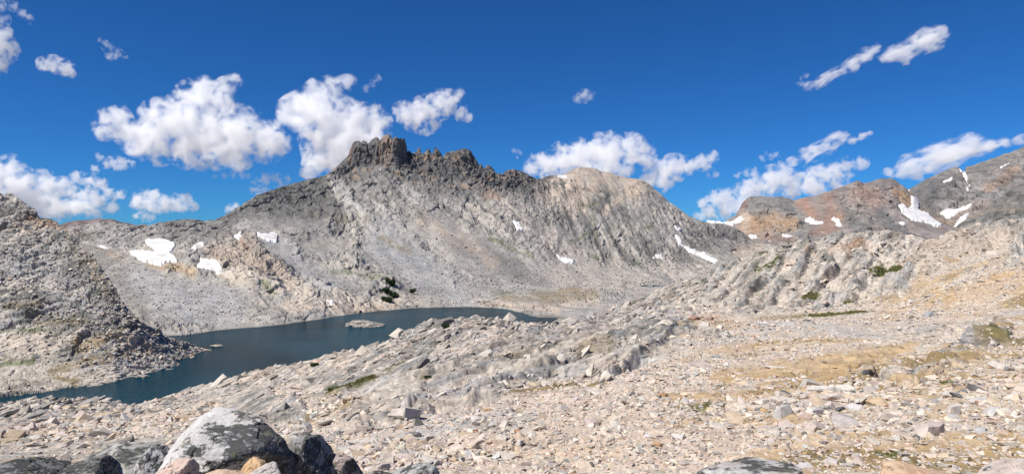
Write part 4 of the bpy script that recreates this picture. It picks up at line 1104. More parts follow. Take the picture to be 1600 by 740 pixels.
tag(stone_mesh('rubble', pos[rest], rad[rest], cols[rest], mats[rest], SHAPES, stone_mat), 'pale broken granite rubble strewn over the near stony ground', 'rubble', kind='stuff')

# long slabs of bedrock that break out along the sheeting of the granite
nr_ = 11000
hill_mask = sstep(1000, 1120, near.U) * sstep(500, 470, near.V)
w3 = rock * (1 - 0.5 * hill_mask) * np.where(near.V > 600, 0.55, 1.0) * (0.25 + 0.75 * sstep(-0.1, 0.3, fbm(near.base, 10, 3, seed=72))) * np.where(near.row > near.cr - 3, 0, 1)
w3[near.P[:, 2] < LAKE + 0.5] = 0
i3, p3 = pick(near, w3, nr_)
r3 = (1 - 0.35 * hill_mask[i3]) * np.clip(2.8 * np.exp(rng.normal(0, 0.55, nr_)), 1.4, 11) * p3[:, 1] / F
a_ = np.array((0.30, 0.93, 0.16))
yaw = np.where(hill_mask[i3] > 0.5, math.atan2(1.0, 0.72), math.atan2(0.93, 0.46)) + rng.normal(0, 0.16, nr_)
pit = -np.arctan2(0.16, 0.98) - rng.normal(0.02, 0.07, nr_)
rol = rng.normal(0.12, 0.25, nr_)
M3 = np.zeros((nr_, 3, 3))
for q in range(nr_):
    M3[q] = np.array(Matrix.Rotation(yaw[q], 3, 'Z') @ Matrix.Rotation(pit[q], 3, 'Y') @ Matrix.Rotation(rol[q], 3, 'X'))
long_ = rng.uniform(1.2, 3.0, nr_)
M3 = M3 * np.stack([long_, np.ones(nr_), rng.uniform(0.8, 1.5, nr_)], 1)[:, None, :]
p3[:, 2] -= r3 * 0.10
c3 = near_c[i3] * rng.uniform(0.82, 1.22, (nr_, 1))
c3 = np.where(rng.random((nr_, 1)) < 0.25, np.array((0.50, 0.445, 0.375)) * rng.uniform(0.85, 1.1, (nr_, 1)), c3)
tag(stone_mesh('bedrock_slabs', p3, r3, c3, M3, SHAPES, near_mat), 'cracked granite slabs breaking out of the knoll and the right hill', 'bedrock', kind='stuff')

# pieces the photograph shows one by one: name, label, size on the spot, colour
bvh_cols = near.P.reshape(near.nr, near.nc, 3)


def ground(lf, px, py):
    """the point of a landform that stands where the photograph shows it"""
    px_ = CX + lf.P[:, 0] / lf.P[:, 1] * F
    py_ = CY - lf.P[:, 2] / lf.P[:, 1] * F
    w = np.hypot(px_ - px, py_ - py) + np.where(lf.row > lf.cr, 1e4, 0)
    return lf.P[int(np.argmin(w))]


NAMED = [block_shape(600 + i, 0.42 + 0.03 * (i % 5), 20) for i in range(28)]
shape_cache = {}


def stone_object(name, p, r, col, M, k, mat, scale=(1, 1, 1), lib=None):
    lib = lib or SHAPES
    key = (id(lib), k, tuple(np.round(col, 3)))
    if key not in shape_cache:
        SV, SF = lib[k]
        o = mesh_object(name, SV, SF, mat, np.tile(col, (len(SV), 1)))
        shape_cache[key] = o.data
    else:
        o = bpy.data.objects.new(name, shape_cache[key])
        COL.objects.link(o)
    o.matrix_world = Matrix.Translation(Vector(p)) @ Matrix(M.tolist()).to_4x4() @ Matrix.Diagonal((r * scale[0], r * scale[1], r * scale[2], 1))
    return o


QC = {'pale pink granite rock lying loose on the stony flat': (0.47, 0.40, 0.35),
      'cream coloured granite rock lying loose on the stony flat': (0.48, 0.435, 0.38),
      'pale grey granite rock lying loose on the stony flat': (0.41, 0.395, 0.38),
      'orange stained granite rock lying loose on the stony flat': (0.45, 0.36, 0.26),
      'dark grey rock lying loose on the stony flat': (0.17, 0.165, 0.16)}
QL, QA = list(QC), np.array(list(QC.values()))
for n_, i in enumerate(big):
    c_ = cols[i]
    k = int(np.argmin(((QA - c_) ** 2).sum(1)))
    v_ = 0.9 + 0.2 * (n_ % 5) / 4
    o = stone_object('loose_rock', pos[i], rad[i], QA[k] * v_, mats[i], n_ % 28, stone_mat)
    tag(o, QL[k], 'rock', 'loose granite rocks on the stony flat')


# ---- broken rock on the hillside and the talus fans beyond the lake
w = left.stroke([(-150, 380), (40, 400), (150, 460), (220, 500)], 90, 0.5, 0.4, 41) * 0.9 + 0.15
w[left.P[:, 2] < LAKE + 0.2] = 0
idx, pos = pick(left, w, 9000)
px_r = np.clip(1.7 * np.exp(rng.normal(0, 0.45, 9000)), 0.8, 4.2)
rad = px_r * pos[:, 1] / F
cols = stone_cols(9000, [GREY, LIGHTGREY, (0.38, 0.355, 0.32), CREAM, PINK, (0.21, 0.20, 0.185)])
pos[:, 2] += rad * 0.1
tag(stone_mesh('hillside_rubble', pos, rad, cols, rot_mats(9000, 0.35), SMALL, far_stone_mat), 'grey broken blocks littering the hillside left of the lake', 'rubble', kind='stuff')

w = talus * 1.0 + 0.10 * bench + 0.05
w *= np.where(mont.V > 330, 1, 0.15)
for l_, p_ in SNOWS['mont']:
    w *= 1 - sstep(-1.5, 0.5, poly_sdf(mont.U, mont.V, p_))
w[mont.P[:, 2] < LAKE + 0.2] = 0
NT = 24000
idx, pos = pick(mont, w, NT)
px_r = np.clip(0.95 * np.exp(rng.normal(0, 0.4, NT)) * (0.85 + 0.5 * sstep(380, 480, mont.V[idx])), 0.6, 3.2)
rad = px_r * pos[:, 1] / F
base_c = np.array([(0.36, 0.35, 0.335), (0.30, 0.295, 0.29), (0.42, 0.39, 0.35), (0.24, 0.235, 0.23), (0.46, 0.43, 0.39)])
cols = base_c[rng.integers(0, 5, NT)] * rng.uniform(0.8, 1.2, (NT, 1))
cols = cols * 0.6 + mont_c[idx] * 0.4
tag(stone_mesh('talus', pos, rad, cols, rot_mats(NT, 0.35), SMALL, far_stone_mat), 'grey talus blocks in fans below the mountain and on the bench', 'talus', kind='stuff')

# ---- boulders close to the viewer
ICO = {}


def ico(sub):
    if sub not in ICO:
        bm = bmesh.new()
        bmesh.ops.create_icosphere(bm, subdivisions=sub, radius=1)
        bm.verts.ensure_lookup_table()
        ICO[sub] = (np.array([v.co[:] for v in bm.verts]), np.array([[v.index for v in f.verts] for f in bm.faces]))
        bm.free()
    return ICO[sub]


def boulder(name, centre, dims, planes, seed, paint_fn, mat, sub=6, q=14, rough=0.05, pits=0.02):
    D, Fc = ico(sub)
    if planes is None:
        r = np.random.default_rng(seed)
        planes = []
        for _ in range(11):
            n = r.normal(0, 1, 3)
            n /= np.linalg.norm(n)
            planes.append((n, r.uniform(0.72, 1.0)))
    acc = 0
    for n, h in planes:
        n = np.array(n, float)
        n /= np.linalg.norm(n)
        acc = acc + np.maximum(D @ n, 0) ** q / h ** q
    rad = np.clip((acc + 1e-6) ** (-1 / q), 0.3, 1.35)
    P = D * rad[:, None]
    S = P + seed * 3.3
    f_, id_ = facets(S, 0.34, (1.4, 1, 0.8), rot(20, 30, seed * 40), 0.9, 0.10, seed % 7)
    n_ = fbm(S, 0.5, 5, 0.55, seed=seed)
    fine = fbm(S, 0.06, 3, 0.6, seed=seed + 3)
    P = P + D * (rough * f_ + rough * 1.1 * n_ + pits * fine)[:, None]
    col = paint_fn(P, D, S, id_)
    W = P * np.array(dims) + np.array(centre)
    return mesh_object(name, W, Fc, mat, col, smooth=False)


def px3(px, py, Y):
    return np.array([(px - CX) / F * Y, Y, (CY - py) / F * Y])


boulder_mat = rock_material('lichened_boulder', 5.0, 45.0, 0.6, 0.02, 0.22, 0.35)


def lichen_paint(base, dark, amount, bias=(0, 0, 0), scale=0.45, extra=None):
    def fn(P, D, S, id_):
        c = np.tile(np.array(base), (len(P), 1))
        c = mix(c, np.array(base) * np.array([1.03, 0.96, 0.91]), sstep(-0.1, 0.4, fbm(S, 0.9, 3, seed=4)))
        c *= (0.9 + 0.2 * id_[:, 1])[:, None]
        m = fbm(S, scale, 6, 0.68, seed=6) + (P * np.array(bias)).sum(1) * 0.35 + (amount - 0.5)
        c = mix(c, dark, sstep(-0.02, 0.10, m) * 0.93)
        c = mix(c, (0.20, 0.215, 0.12), sstep(0.25, 0.34, fbm(S, 0.16, 4, 0.6, seed=8)) * sstep(0, 0.2, m) * 0.45)
        c = mix(c, (0.36, 0.36, 0.36), sstep(0.26, 0.36, fbm(S, 0.10, 3, 0.6, seed=9)) * sstep(0, 0.2, m) * 0.55)
        return c
    return fn


BLK = (0.045, 0.046, 0.045)
GP = [((0.06, -0.25, 0.95), 0.74), ((-0.72, -0.25, 0.60), 0.80), ((0.62, -0.1, 0.78), 0.90), ((0.97, -0.2, 0.15), 0.92), ((0.50, -0.55, -0.68), 0.40), ((-0.25, -0.93, 0.28), 0.80),
      ((0.25, -0.95, 0.05), 0.84), ((-0.95, -0.1, -0.2), 0.95), ((0, 1, 0.1), 0.9), ((0, 0, -1), 0.85), ((-0.2, -0.5, -0.85), 0.8), ((0.55, 0.7, 0.3), 0.9)]
b = boulder('boulder', px3(350, 722, 7.0), (0.62, 0.58, 0.46), GP, 21, lichen_paint((0.455, 0.44, 0.42), BLK, 0.40, (0.95, -0.05, 0.45), 0.36), boulder_mat, 7, 18, 0.03, 0.012)
tag(b, 'largest pale granite boulder in front, patched with black lichen and overhung at its lower right', 'boulder')
for args in [
    ('boulder', (40, 748, 7.7), (0.50, 0.35, 0.24), 31, (0.20, 0.20, 0.195), 0.72, 'low black lichened boulder at the bottom left corner'),
    ('boulder', (128, 752, 7.4), (0.33, 0.3, 0.21), 36, (0.22, 0.22, 0.21), 0.66, 'dark flat boulder between the corner one and the lichened ledge'),
    ('boulder', (196, 742, 7.9), (0.54, 0.36, 0.275), 32, (0.30, 0.31, 0.295), 0.62, 'dark green grey boulder touching the left side of the largest one'),
    ('boulder', (243, 731, 7.7), (0.16, 0.18, 0.19), 33, (0.42, 0.42, 0.41), 0.52, 'small dark boulder with a white lichen cap, left of the largest one'),
    ('boulder', (270, 761, 6.3), (0.20, 0.2, 0.21), 41, (0.46, 0.375, 0.325), 0.20, 'rounded pinkish boulder at the lower left foot of the largest one'),
    ('boulder', (352, 762, 6.15), (0.22, 0.2, 0.15), 42, (0.45, 0.34, 0.25), 0.08, 'wedge shaped tan rock under the overhang of the largest boulder'),
    ('boulder', (393, 744, 6.25), (0.12, 0.13, 0.125), 43, (0.43, 0.29, 0.165), 0.06, 'small orange brown rock under the overhang of the largest boulder'),
    ('boulder', (412, 757, 5.9), (0.22, 0.17, 0.16), 44, (0.44, 0.42, 0.385), 0.18, 'smooth pale grey rock in front of the overhang'),
    ('boulder', (452, 738, 7.35), (0.08, 0.16, 0.24), 45, (0.13, 0.13, 0.13), 0.66, 'narrow black upright rock just right of the overhang'),
    ('boulder', (483, 742, 7.5), (0.27, 0.3, 0.325), 46, (0.22, 0.215, 0.215), 0.62, 'round dark speckled boulder right of the overhang'),
    ('boulder', (534, 744, 7.8), (0.28, 0.28, 0.25), 47, (0.33, 0.29, 0.275), 0.58, 'dark boulder with a pinkish top beside the round speckled one'),
    ('boulder', (588, 757, 7.4), (0.25, 0.24, 0.16), 48, (0.26, 0.235, 0.19), 0.60, 'low dark boulder with brown lichen, last of the row on the right'),
    ('boulder', (652, 751, 8.3), (0.33, 0.3, 0.215), 49, (0.33, 0.33, 0.32), 0.46, 'grey speckled boulder standing alone right of the dark row'),
    ('boulder', (1180, 763, 13.4), (1.15, 0.8, 0.36), 51, (0.40, 0.39, 0.375), 0.58, 'long low slab streaked black at the bottom edge, right of centre'),
    ('boulder', (1440, 763, 13.0), (0.85, 0.7, 0.36), 52, (0.46, 0.34, 0.235), 0.10, 'big tan orange boulder at the bottom edge near the right corner'),
    ('boulder', (1592, 755, 13.0), (0.52, 0.5, 0.36), 53, (0.42, 0.38, 0.35), 0.22, 'pinkish grey boulder in the bottom right corner'),
]:
    nm, (px_, py_, Y_), dm, sd_, bc, am, lb = args
    tag(boulder(nm, px3(px_, py_, Y_), dm, None, sd_, lichen_paint(bc, BLK, am, (0, 0, 0), 0.35), boulder_mat, 6, 14, 0.05, 0.02), lb, 'boulder')

# ---- rocks on the flat that can be told apart
for px_, py_, r_, k, col, lb, sc_ in [
    (925, 664, 21, 3, (0.46, 0.385, 0.345), 'flat pink and grey slab lying alone on the gravel in the middle of the flat', (1, 0.8, 0.9)),
    (1027, 696, 10, 8, (0.42, 0.27, 0.15), 'squarish orange brown rock on the gravel near the bottom', (1, 1, 1.2)),
    (1356, 583, 12, 12, (0.10, 0.10, 0.105), 'nearly black rock on ochre soil at the end of the dark streaked slab', (1, 1, 1.1)),
    (1284, 614, 26, 5, (0.50, 0.47, 0.43), 'big whitish slab lying just below the ochre soil', (1, 0.7, 0.9)),
    (1096, 574, 17, 2, (0.47, 0.41, 0.37), 'pale pink flat rock next to a small grey one above the ochre soil', (1, 0.9, 0.9)),
    (1118, 559, 7, 9, (0.27, 0.275, 0.28), 'small blue grey rock above the pale pink flat one', (1, 1, 1.1)),
    (1555, 402, 15, 14, (0.50, 0.43, 0.37), 'large pale boulder perched on the slope at the upper right', (1, 1, 1.3)),
    (1452, 494, 9, 6, (0.30, 0.31, 0.315), 'blue grey rock at the foot of the right slope', (1, 1, 1.1)),
    (1372, 634, 22, 17, (0.45, 0.345, 0.22), 'ochre tan block with a split face right of the white upright rock', (1.2, 0.7, 0.9)),
    (1322, 664, 34, 20, (0.43, 0.385, 0.36), 'broad pinkish grey slab with a dark notch, among the bouldery patch', (1, 0.8, 0.8)),
    (1333, 641, 14, 11, (0.50, 0.48, 0.46), 'white pointed rock standing up behind the broad slab', (0.9, 0.7, 1.5)),
    (1312, 640, 9, 22, (0.13, 0.135, 0.14), 'dark grey rock tucked beside the white pointed one', (1, 1, 1.2)),
    (1452, 680, 34, 24, (0.48, 0.41, 0.36), 'big pale pink slab tilted in the bouldery patch at the lower right', (1, 0.8, 1.0)),
    (1490, 645, 15, 13, (0.50, 0.45, 0.41), 'pale blocky rock standing above the tilted pink slab', (0.9, 0.8, 1.4)),
    (1532, 676, 14, 15, (0.40, 0.41, 0.42), 'bluish white rock right of the tilted pink slab', (1, 0.9, 1.2)),
    (1222, 650, 24, 18, (0.49, 0.46, 0.42), 'long whitish slab at the left end of the bouldery patch', (1.1, 0.6, 0.8)),
    (1274, 646, 19, 10, (0.49, 0.455, 0.42), 'whitish wedge leaning between the long slab and the dark rock', (1, 0.7, 1.0)),
    (1060, 684, 10, 4, (0.54, 0.52, 0.50), 'bright white stone above the orange brown rock', (1, 1, 1.2)),
    (812, 692, 8, 21, (0.52, 0.49, 0.46), 'small white stone alone on the gravel below centre', (1, 1, 1.2)),
    (1300, 724, 11, 23, (0.47, 0.43, 0.40), 'pale angular stone between the bottom slab and the tan boulder', (1, 1, 1.3)),
    (1085, 500, 10, 16, (0.31, 0.19, 0.14), 'reddish brown rock at the left foot of the granite hill', (1, 1, 1.3)),
    (1108, 499, 8, 1, (0.34, 0.24, 0.19), 'brown rock just right of the reddish one under the granite hill', (1, 1, 1.1)),
    (635, 648, 24, 7, (0.50, 0.45, 0.40), 'pale overhanging block with a brown underside, left of centre', (1, 0.8, 0.9)),
    (556, 674, 17, 19, (0.48, 0.40, 0.345), 'pinkish block with a shaded brown face left of the overhanging one', (1.1, 0.8, 0.8)),
    (735, 630, 27, 25, (0.44, 0.385, 0.345), 'jutting granite ledge with a dark shaded front in the middle of the flat', (1.1, 0.8, 0.75)),
    (312, 642, 7, 26, (0.29, 0.29, 0.28), 'small grey cube of rock behind the top of the largest boulder', (0.8, 0.8, 1.6)),
    (326, 640, 7, 27, (0.24, 0.23, 0.215), 'small dark rock beside the grey cube behind the largest boulder', (1, 1, 1.2)),
    (203, 643, 11, 0, (0.38, 0.33, 0.285), 'rounded rock at the end of the low ledge near the lake', (1, 1, 1.3)),
    (1392, 655, 17, 2, (0.50, 0.44, 0.39), 'flat cream rock between the broad slab and the ochre block', (1.1, 0.9, 0.8)),
    (1560, 574, 14, 6, (0.49, 0.44, 0.39), 'pale slab on the rise near the right edge below the green patch', (1.2, 0.8, 0.8)),
]:
    p = ground(near, px_, py_)
    r = r_ * p[1] / F
    M = rot_mats(1, 0.15)[0]
    o = stone_object('rock', p + np.array([0, 0, r * 0.12]), r, np.array(col), M, k, stone_mat, sc_, NAMED)
    tag(o, lb, 'rock')

# ---- broad slabs of bedrock that lie flush in the gravel
w4 = gravel * sstep(540, 570, near.V) * sstep(725, 700, near.V) * sstep(480, 600, near.U) * sstep(1598, 1560, near.U)
i4, p4 = pick(near, w4 + 1e-12, 46)
for n_, (i, p) in enumerate(zip(i4, p4)):
    r = rng.uniform(8, 19) * (0.7 + 0.3 * sstep(560, 700, near.V[i])) * p[1] / F
    o = stone_object('flat_rock', p - np.array([0, 0, r * 0.05]), r, np.array([PINK, CREAM, (0.50, 0.45, 0.40)][n_ % 3]), rot_mats(1, 0.10)[0], (n_ * 5) % 28, stone_mat, (1.5, 1.0, 0.42), NAMED)
    tag(o, 'broad pale bedrock slab lying flush in the gravel flat', 'rock', 'bedrock slabs flush in the gravel', 'thing')

# ---- islet and rocks in the water
def islet_paint(P, D, S, id_):
    c = np.tile(np.array((0.36, 0.33, 0.285)), (len(P), 1)) * (0.75 + 0.5 * id_[:, 1])[:, None]
    return mix(c, (0.13, 0.125, 0.11), sstep(0.05, 0.3, fbm(S, 0.3, 5, 0.65, seed=3)) * 0.8)


for px_, py_, dm, sd_, lb in [(566, 508.5, (8.6, 7.5, 2.1), 61, 'low rocky islet standing alone in the middle of the lake'), (337, 540, (2.0, 1.8, 0.5), 62, 'small pale rock breaking the water off the left spit'),
                              (223, 588, (2.6, 1.6, 0.5), 63, 'flat rock at the water edge of the left shore'), (913, 507, (3.0, 2.4, 0.8), 64, 'pale rock at the right end of the lake')]:
    Y_ = Ysh(py_)
    p = px3(px_, py_, Y_)
    tag(boulder('islet' if sd_ == 61 else 'rock', (p[0], p[1], LAKE + dm[2] * 0.05), dm, None, sd_, islet_paint, far_stone_mat, 5, 10, 0.16, 0.06), lb, 'islet' if sd_ == 61 else 'rock')

# ---- snow patches draped on the mountains
snow_mat = bpy.data.materials.new('old_snow')
snow_mat.use_nodes = True
nt = snow_mat.node_tree
bs = nt.nodes['Principled BSDF']
bs.inputs['Roughness'].default_value = 0.8
ge = nt.nodes.new('ShaderNodeNewGeometry')
n1 = nt.nodes.new('ShaderNodeTexNoise')
n1.inputs['Scale'].default_value = 0.11
n1.inputs['Detail'].default_value = 6
link(nt, ge.outputs['Position'], n1.inputs['Vector'])
cr = nt.nodes.new('ShaderNodeValToRGB')
cr.color_ramp.elements[0].position, cr.color_ramp.elements[1].position = 0.36, 0.60
cr.color_ramp.elements[0].color, cr.color_ramp.elements[1].color = (0.50, 0.475, 0.45, 1), (0.80, 0.79, 0.785, 1)
link(nt, n1.outputs[0], cr.inputs[0])
link(nt, cr.outputs[0], bs.inputs['Base Color'])
bp = nt.nodes.new('ShaderNodeBump')
bp.inputs['Strength'].default_value, bp.inputs['Distance'].default_value = 0.3, 0.5
link(nt, n1.outputs[0], bp.inputs['Height'])
link(nt, bp.outputs[0], bs.inputs['Normal'])


def snow_patch(lf, pts, label):
    s = poly_sdf(lf.U, lf.V, pts) + lf.warp(3.0, 10, 33, 3) + lf.warp(1.9, 3.5, 34, 3) - 0.3
    keep = (s > -1.6) & (lf.row <= lf.cr + 1)
    t0 = 0.0026 * lf.base[:, 1].mean()
    ds = lf.soften(lf.soften(lf.d, 2.0, 2.0), 2.0, 2.0)
    P = lf.base + lf.D * ds[:, None]
    up = lf.N * 0.6 + np.array([0, 0, 0.4])
    P = P + up * (t0 * (1.5 * sstep(-1.3, 2.2, s) - 0.62))[:, None]
    Q = lf.quads()
    Q = Q[keep[Q].all(1)]
    if not len(Q):
        return
    ids, inv = np.unique(Q.ravel(), return_inverse=True)
    o = mesh_object('snow_patch', P[ids], inv.reshape(-1, 4), snow_mat, smooth=True)
    tag(o, label, 'snow patch', 'snow patches on the mountains')


for nm, lf in (('mont', mont), ('redm', redm), ('dark', dark)):
    for lb, pts in SNOWS[nm]:
        snow_patch(lf, pts, lb)

# ---- grass in the damp hollows, and wind-pressed shrubs
g = np.clip((near_c[:, 1] - near_c[:, 0]) * 40 + 0.25 * sstep(0.2, 0.13, near_c[:, 2]) * sstep(0.1, 0.05, near_c[:, 0] - near_c[:, 1]), 0, 1) * (near_c[:, 2] < 0.14) * (near_c[:, 1] - near_c[:, 2] > 0.035)
g[near.P[:, 2] < LAKE + 1] = 0
NG = 7000
idx, pos = pick(near, g + 1e-9, NG)
hh = (0.10 + 0.16 * rng.random(NG)) * np.clip(pos[:, 1] / 70, 0.4, 1.1)
vs, fs = [], []
nb = 5
for k in range(nb):
    a = rng.uniform(0, 2 * np.pi, NG)
    w_ = hh * 0.22
    off = np.stack([rng.normal(0, 1, NG) * hh * 0.7, rng.normal(0, 1, NG) * hh * 0.7, np.zeros(NG)], 1)
    lean = np.stack([rng.normal(0, 0.5, NG) * hh, rng.normal(0, 0.5, NG) * hh, hh * rng.uniform(0.6, 1.1, NG)], 1)
    sx = np.stack([np.cos(a) * w_, np.sin(a) * w_, np.zeros(NG)], 1)
    b0 = pos + off - np.array([0, 0, 0.02])
    vs += [b0 - sx, b0 + sx, b0 + lean]
VV = np.stack(vs, 1).reshape(-1, 3)
FF = np.arange(len(VV)).reshape(-1, 3)
gc = np.array([(0.10, 0.115, 0.035), (0.12, 0.135, 0.04), (0.22, 0.175, 0.075), (0.15, 0.14, 0.05)])[rng.integers(0, 4, NG)]
gcol = np.repeat(gc, nb * 3, 0)
grass_mat = rock_material('alpine_grass', 3.0, 20.0, 0.0, 0.01, 0.3, 0.1)
tag(mesh_object('grass', VV, FF, grass_mat, gcol), 'short green and straw coloured alpine grass in the damp hollows', 'grass', kind='stuff')

leaf_mat = simple_material('conifer_scrub', (0.030, 0.055, 0.016), 0.7, 2.0, 0.5)
wood_mat = simple_material('scrub_wood', (0.10, 0.075, 0.055), 0.9, 8.0, 0.3)


def shrub(name, base, w, h, label, group=None, seed=0, lf=0.10):
    r = np.random.default_rng(seed)
    root = bpy.data.objects.new(name, None)
    COL.objects.link(root)
    root.location = base
    tag(root, label, 'shrub', group)
    lobes = [(np.array([r.uniform(-0.6, 0.6) * w, r.uniform(-0.4, 0.4) * w, h * r.uniform(0.15, 0.75)]), r.uniform(0.22, 0.42)) for _ in range(9)]
    pts = []
    for c_, s_ in lobes:
        n = 210
        q = r.normal(0, 1, (n, 3))
        q /= np.linalg.norm(q, axis=1, keepdims=True)
        q *= r.uniform(0.55, 1.05, (n, 1))
        pts.append(c_ + q * np.array([s_ * w, s_ * w, s_ * h]))
    pts = np.concatenate(pts)
    n = len(pts)
    a = r.normal(0, 1, (n, 3)); a /= np.linalg.norm(a, axis=1, keepdims=True)
    b_ = np.cross(a, r.normal(0, 1, (n, 3))); b_ /= np.linalg.norm(b_, axis=1, keepdims=True)
    L = lf * w * r.uniform(0.6, 1.3, (n, 1))
    v_ = np.stack([pts - a * L - b_ * L * 0.4, pts + a * L, pts - a * L + b_ * L * 0.4], 1).reshape(-1, 3)
    mesh_object('foliage', v_, np.arange(len(v_)).reshape(-1, 3), leaf_mat, parent=root)
    for c_, s_ in lobes[:4]:
        p0, p1 = np.array([c_[0] * 0.3, c_[1] * 0.3, -0.1 * h]), c_
        rr = 0.025 * w
        ring = [np.array([math.cos(t) * rr, math.sin(t) * rr, 0]) for t in np.linspace(0, 2 * np.pi, 6)[:-1]]
        sv = np.array([p0 + q for q in ring] + [p1 + q * 0.4 for q in ring])
        sf = np.array([[i, (i + 1) % 5, 5 + (i + 1) % 5, 5 + i] for i in range(5)])
        mesh_object('stem', sv, sf, wood_mat, parent=root)


for k, (px_, py_, w_, h_, lb) in enumerate([(612, 446, 3.6, 5.2, 'tallest dark green dwarf conifer of the clump above the far lake shore'), (604, 458, 3.0, 3.2, 'dark dwarf conifer at the left of the clump above the far shore'),
                                            (614, 464, 3.4, 3.2, 'dark dwarf conifer at the lower right of the clump above the far shore'), (604, 470, 3.2, 2.6, 'lowest dark dwarf conifer of the clump, nearest the far shore'),
                                            (645, 458, 2.2, 3.0, 'small dark dwarf conifer alone right of the clump above the far shore')]):
    shrub('shrub', ground(mont, px_, py_), w_ * 1.35, h_ * 1.3, lb, 'dwarf conifers above the far shore', 900 + k)
for k, (px_, py_, w_, h_, lb) in enumerate([(697, 512, 1.1, 0.8, 'green shrub in the notch on the skyline of the near knoll'), (492, 571, 1.1, 0.6, 'low green shrub by the near lake shore left of the knoll'),
                                            (668, 590, 0.5, 0.3, 'tiny green shrub among slabs below the knoll')]):
    shrub('shrub', ground(near, px_, py_), w_, h_, lb, None, 950 + k)

# ---- clouds: bodies of vapour far behind the mountains
def cloud(label, blobs, Y=7000.0, dens=0.012, wisp=1.8, edge=0.55, ang=None):
    k = Y / F
    cs = np.array([((x - CX) * k, Y, (CY - y) * k) for x, y, r in blobs])
    rs = np.array([r * k for x, y, r in blobs])
    c0 = cs.mean(0)
    cs = cs - c0
    cs[:, 1] += rng.uniform(-0.5, 0.5, len(cs)) * rs
    bm = bmesh.new()
    for c_, r in zip(cs, rs):
        bmesh.ops.create_icosphere(bm, subdivisions=2, radius=r * 1.6, matrix=Matrix.Translation(c_))
    me = bpy.data.meshes.new('cloud')
    bm.to_mesh(me)
    bm.free()
    ob = bpy.data.objects.new('cloud', me)
    COL.objects.link(ob)
    ob.location = c0
    m = ob.modifiers.new('hull', 'REMESH')
    m.mode = 'VOXEL'
    m.voxel_size = float(rs.mean() * 0.3)
    ma = bpy.data.materials.new('cloud_vapour')
    ma.use_nodes = True
    n = ma.node_tree
    n.nodes.clear()
    out = n.nodes.new('ShaderNodeOutputMaterial')
    pv = n.nodes.new('ShaderNodeVolumePrincipled')
    pv.inputs['Color'].default_value = (1, 1, 1, 1)
    pv.inputs['Anisotropy'].default_value = 0.0
    tc = n.nodes.new('ShaderNodeTexCoord')
    acc = None
    for c_, r in zip(cs, rs):
        vd = n.nodes.new('ShaderNodeVectorMath')
        vd.operation = 'DISTANCE'
        link(n, tc.outputs['Object'], vd.inputs[0])
        vd.inputs[1].default_value = tuple(c_)
        mm = n.nodes.new('ShaderNodeMath')
        mm.operation = 'MULTIPLY_ADD'
        link(n, vd.outputs['Value'], mm.inputs[0])
        mm.inputs[1].default_value = -1 / (r * 1.6)
        mm.inputs[2].default_value = 1
        if acc is None:
            acc = mm.outputs[0]
        else:
            mx = n.nodes.new('ShaderNodeMath')
            mx.operation = 'SMOOTH_MAX'
            mx.inputs[2].default_value = 0.35
            link(n, acc, mx.inputs[0])
            link(n, mm.outputs[0], mx.inputs[1])
            acc = mx.outputs[0]
    ma_ = n.nodes.new('ShaderNodeMapping')
    ma_.inputs['Location'].default_value = tuple(rng.uniform(0, 5000, 3))
    if ang is not None:                      # wind-drawn: the vapour's grain is stretched along its run
        ro = n.nodes.new('ShaderNodeMapping')
        ro.inputs['Rotation'].default_value = (0, R(ang), 0)
        link(n, tc.outputs['Object'], ro.inputs['Vector'])
        ma_.inputs['Scale'].default_value = (0.42, 1, 1)
        link(n, ro.outputs['Vector'], ma_.inputs['Vector'])
    else:
        link(n, tc.outputs['Object'], ma_.inputs['Vector'])
    nz = n.nodes.new('ShaderNodeTexNoise')
    nz.inputs['Scale'].default_value = 1 / (rs.mean() * 0.75 + 24)
    nz.inputs['Detail'].default_value = 7
    nz.inputs['Roughness'].default_value = 0.6
    nz.inputs['Distortion'].default_value = 0.35
    link(n, ma_.outputs['Vector'], nz.inputs['Vector'])
    ad = n.nodes.new('ShaderNodeMath')
    ad.operation = 'MULTIPLY_ADD'
    link(n, nz.outputs[0], ad.inputs[0])
    ad.inputs[1].default_value = 2 * wisp
    ad.inputs[2].default_value = -wisp * 1.10
    a2 = n.nodes.new('ShaderNodeMath')
    link(n, ad.outputs[0], a2.inputs[0])
    link(n, acc, a2.inputs[1])
    # nothing beyond the hull
    hull = n.nodes.new('ShaderNodeMapRange')
    hull.inputs[1].default_value, hull.inputs[2].default_value = 0.0, 0.12
    link(n, acc, hull.inputs[0])
    mr = n.nodes.new('ShaderNodeMapRange')
    mr.interpolation_type = 'SMOOTHSTEP'
    mr.inputs[1].default_value, mr.inputs[2].default_value = 0.06, 0.06 + edge
    mr.inputs[3].default_value, mr.inputs[4].default_value = 0, dens
    link(n, a2.outputs[0], mr.inputs[0])
    mu = n.nodes.new('ShaderNodeMath')
    mu.operation = 'MULTIPLY'
    link(n, mr.outputs[0], mu.inputs[0])
    link(n, hull.outputs[0], mu.inputs[1])
    link(n, mu.outputs[0], pv.inputs['Density'])
    link(n, pv.outputs[0], out.inputs['Volume'])
    me.materials.append(ma)
    tag(ob, label, 'cloud')


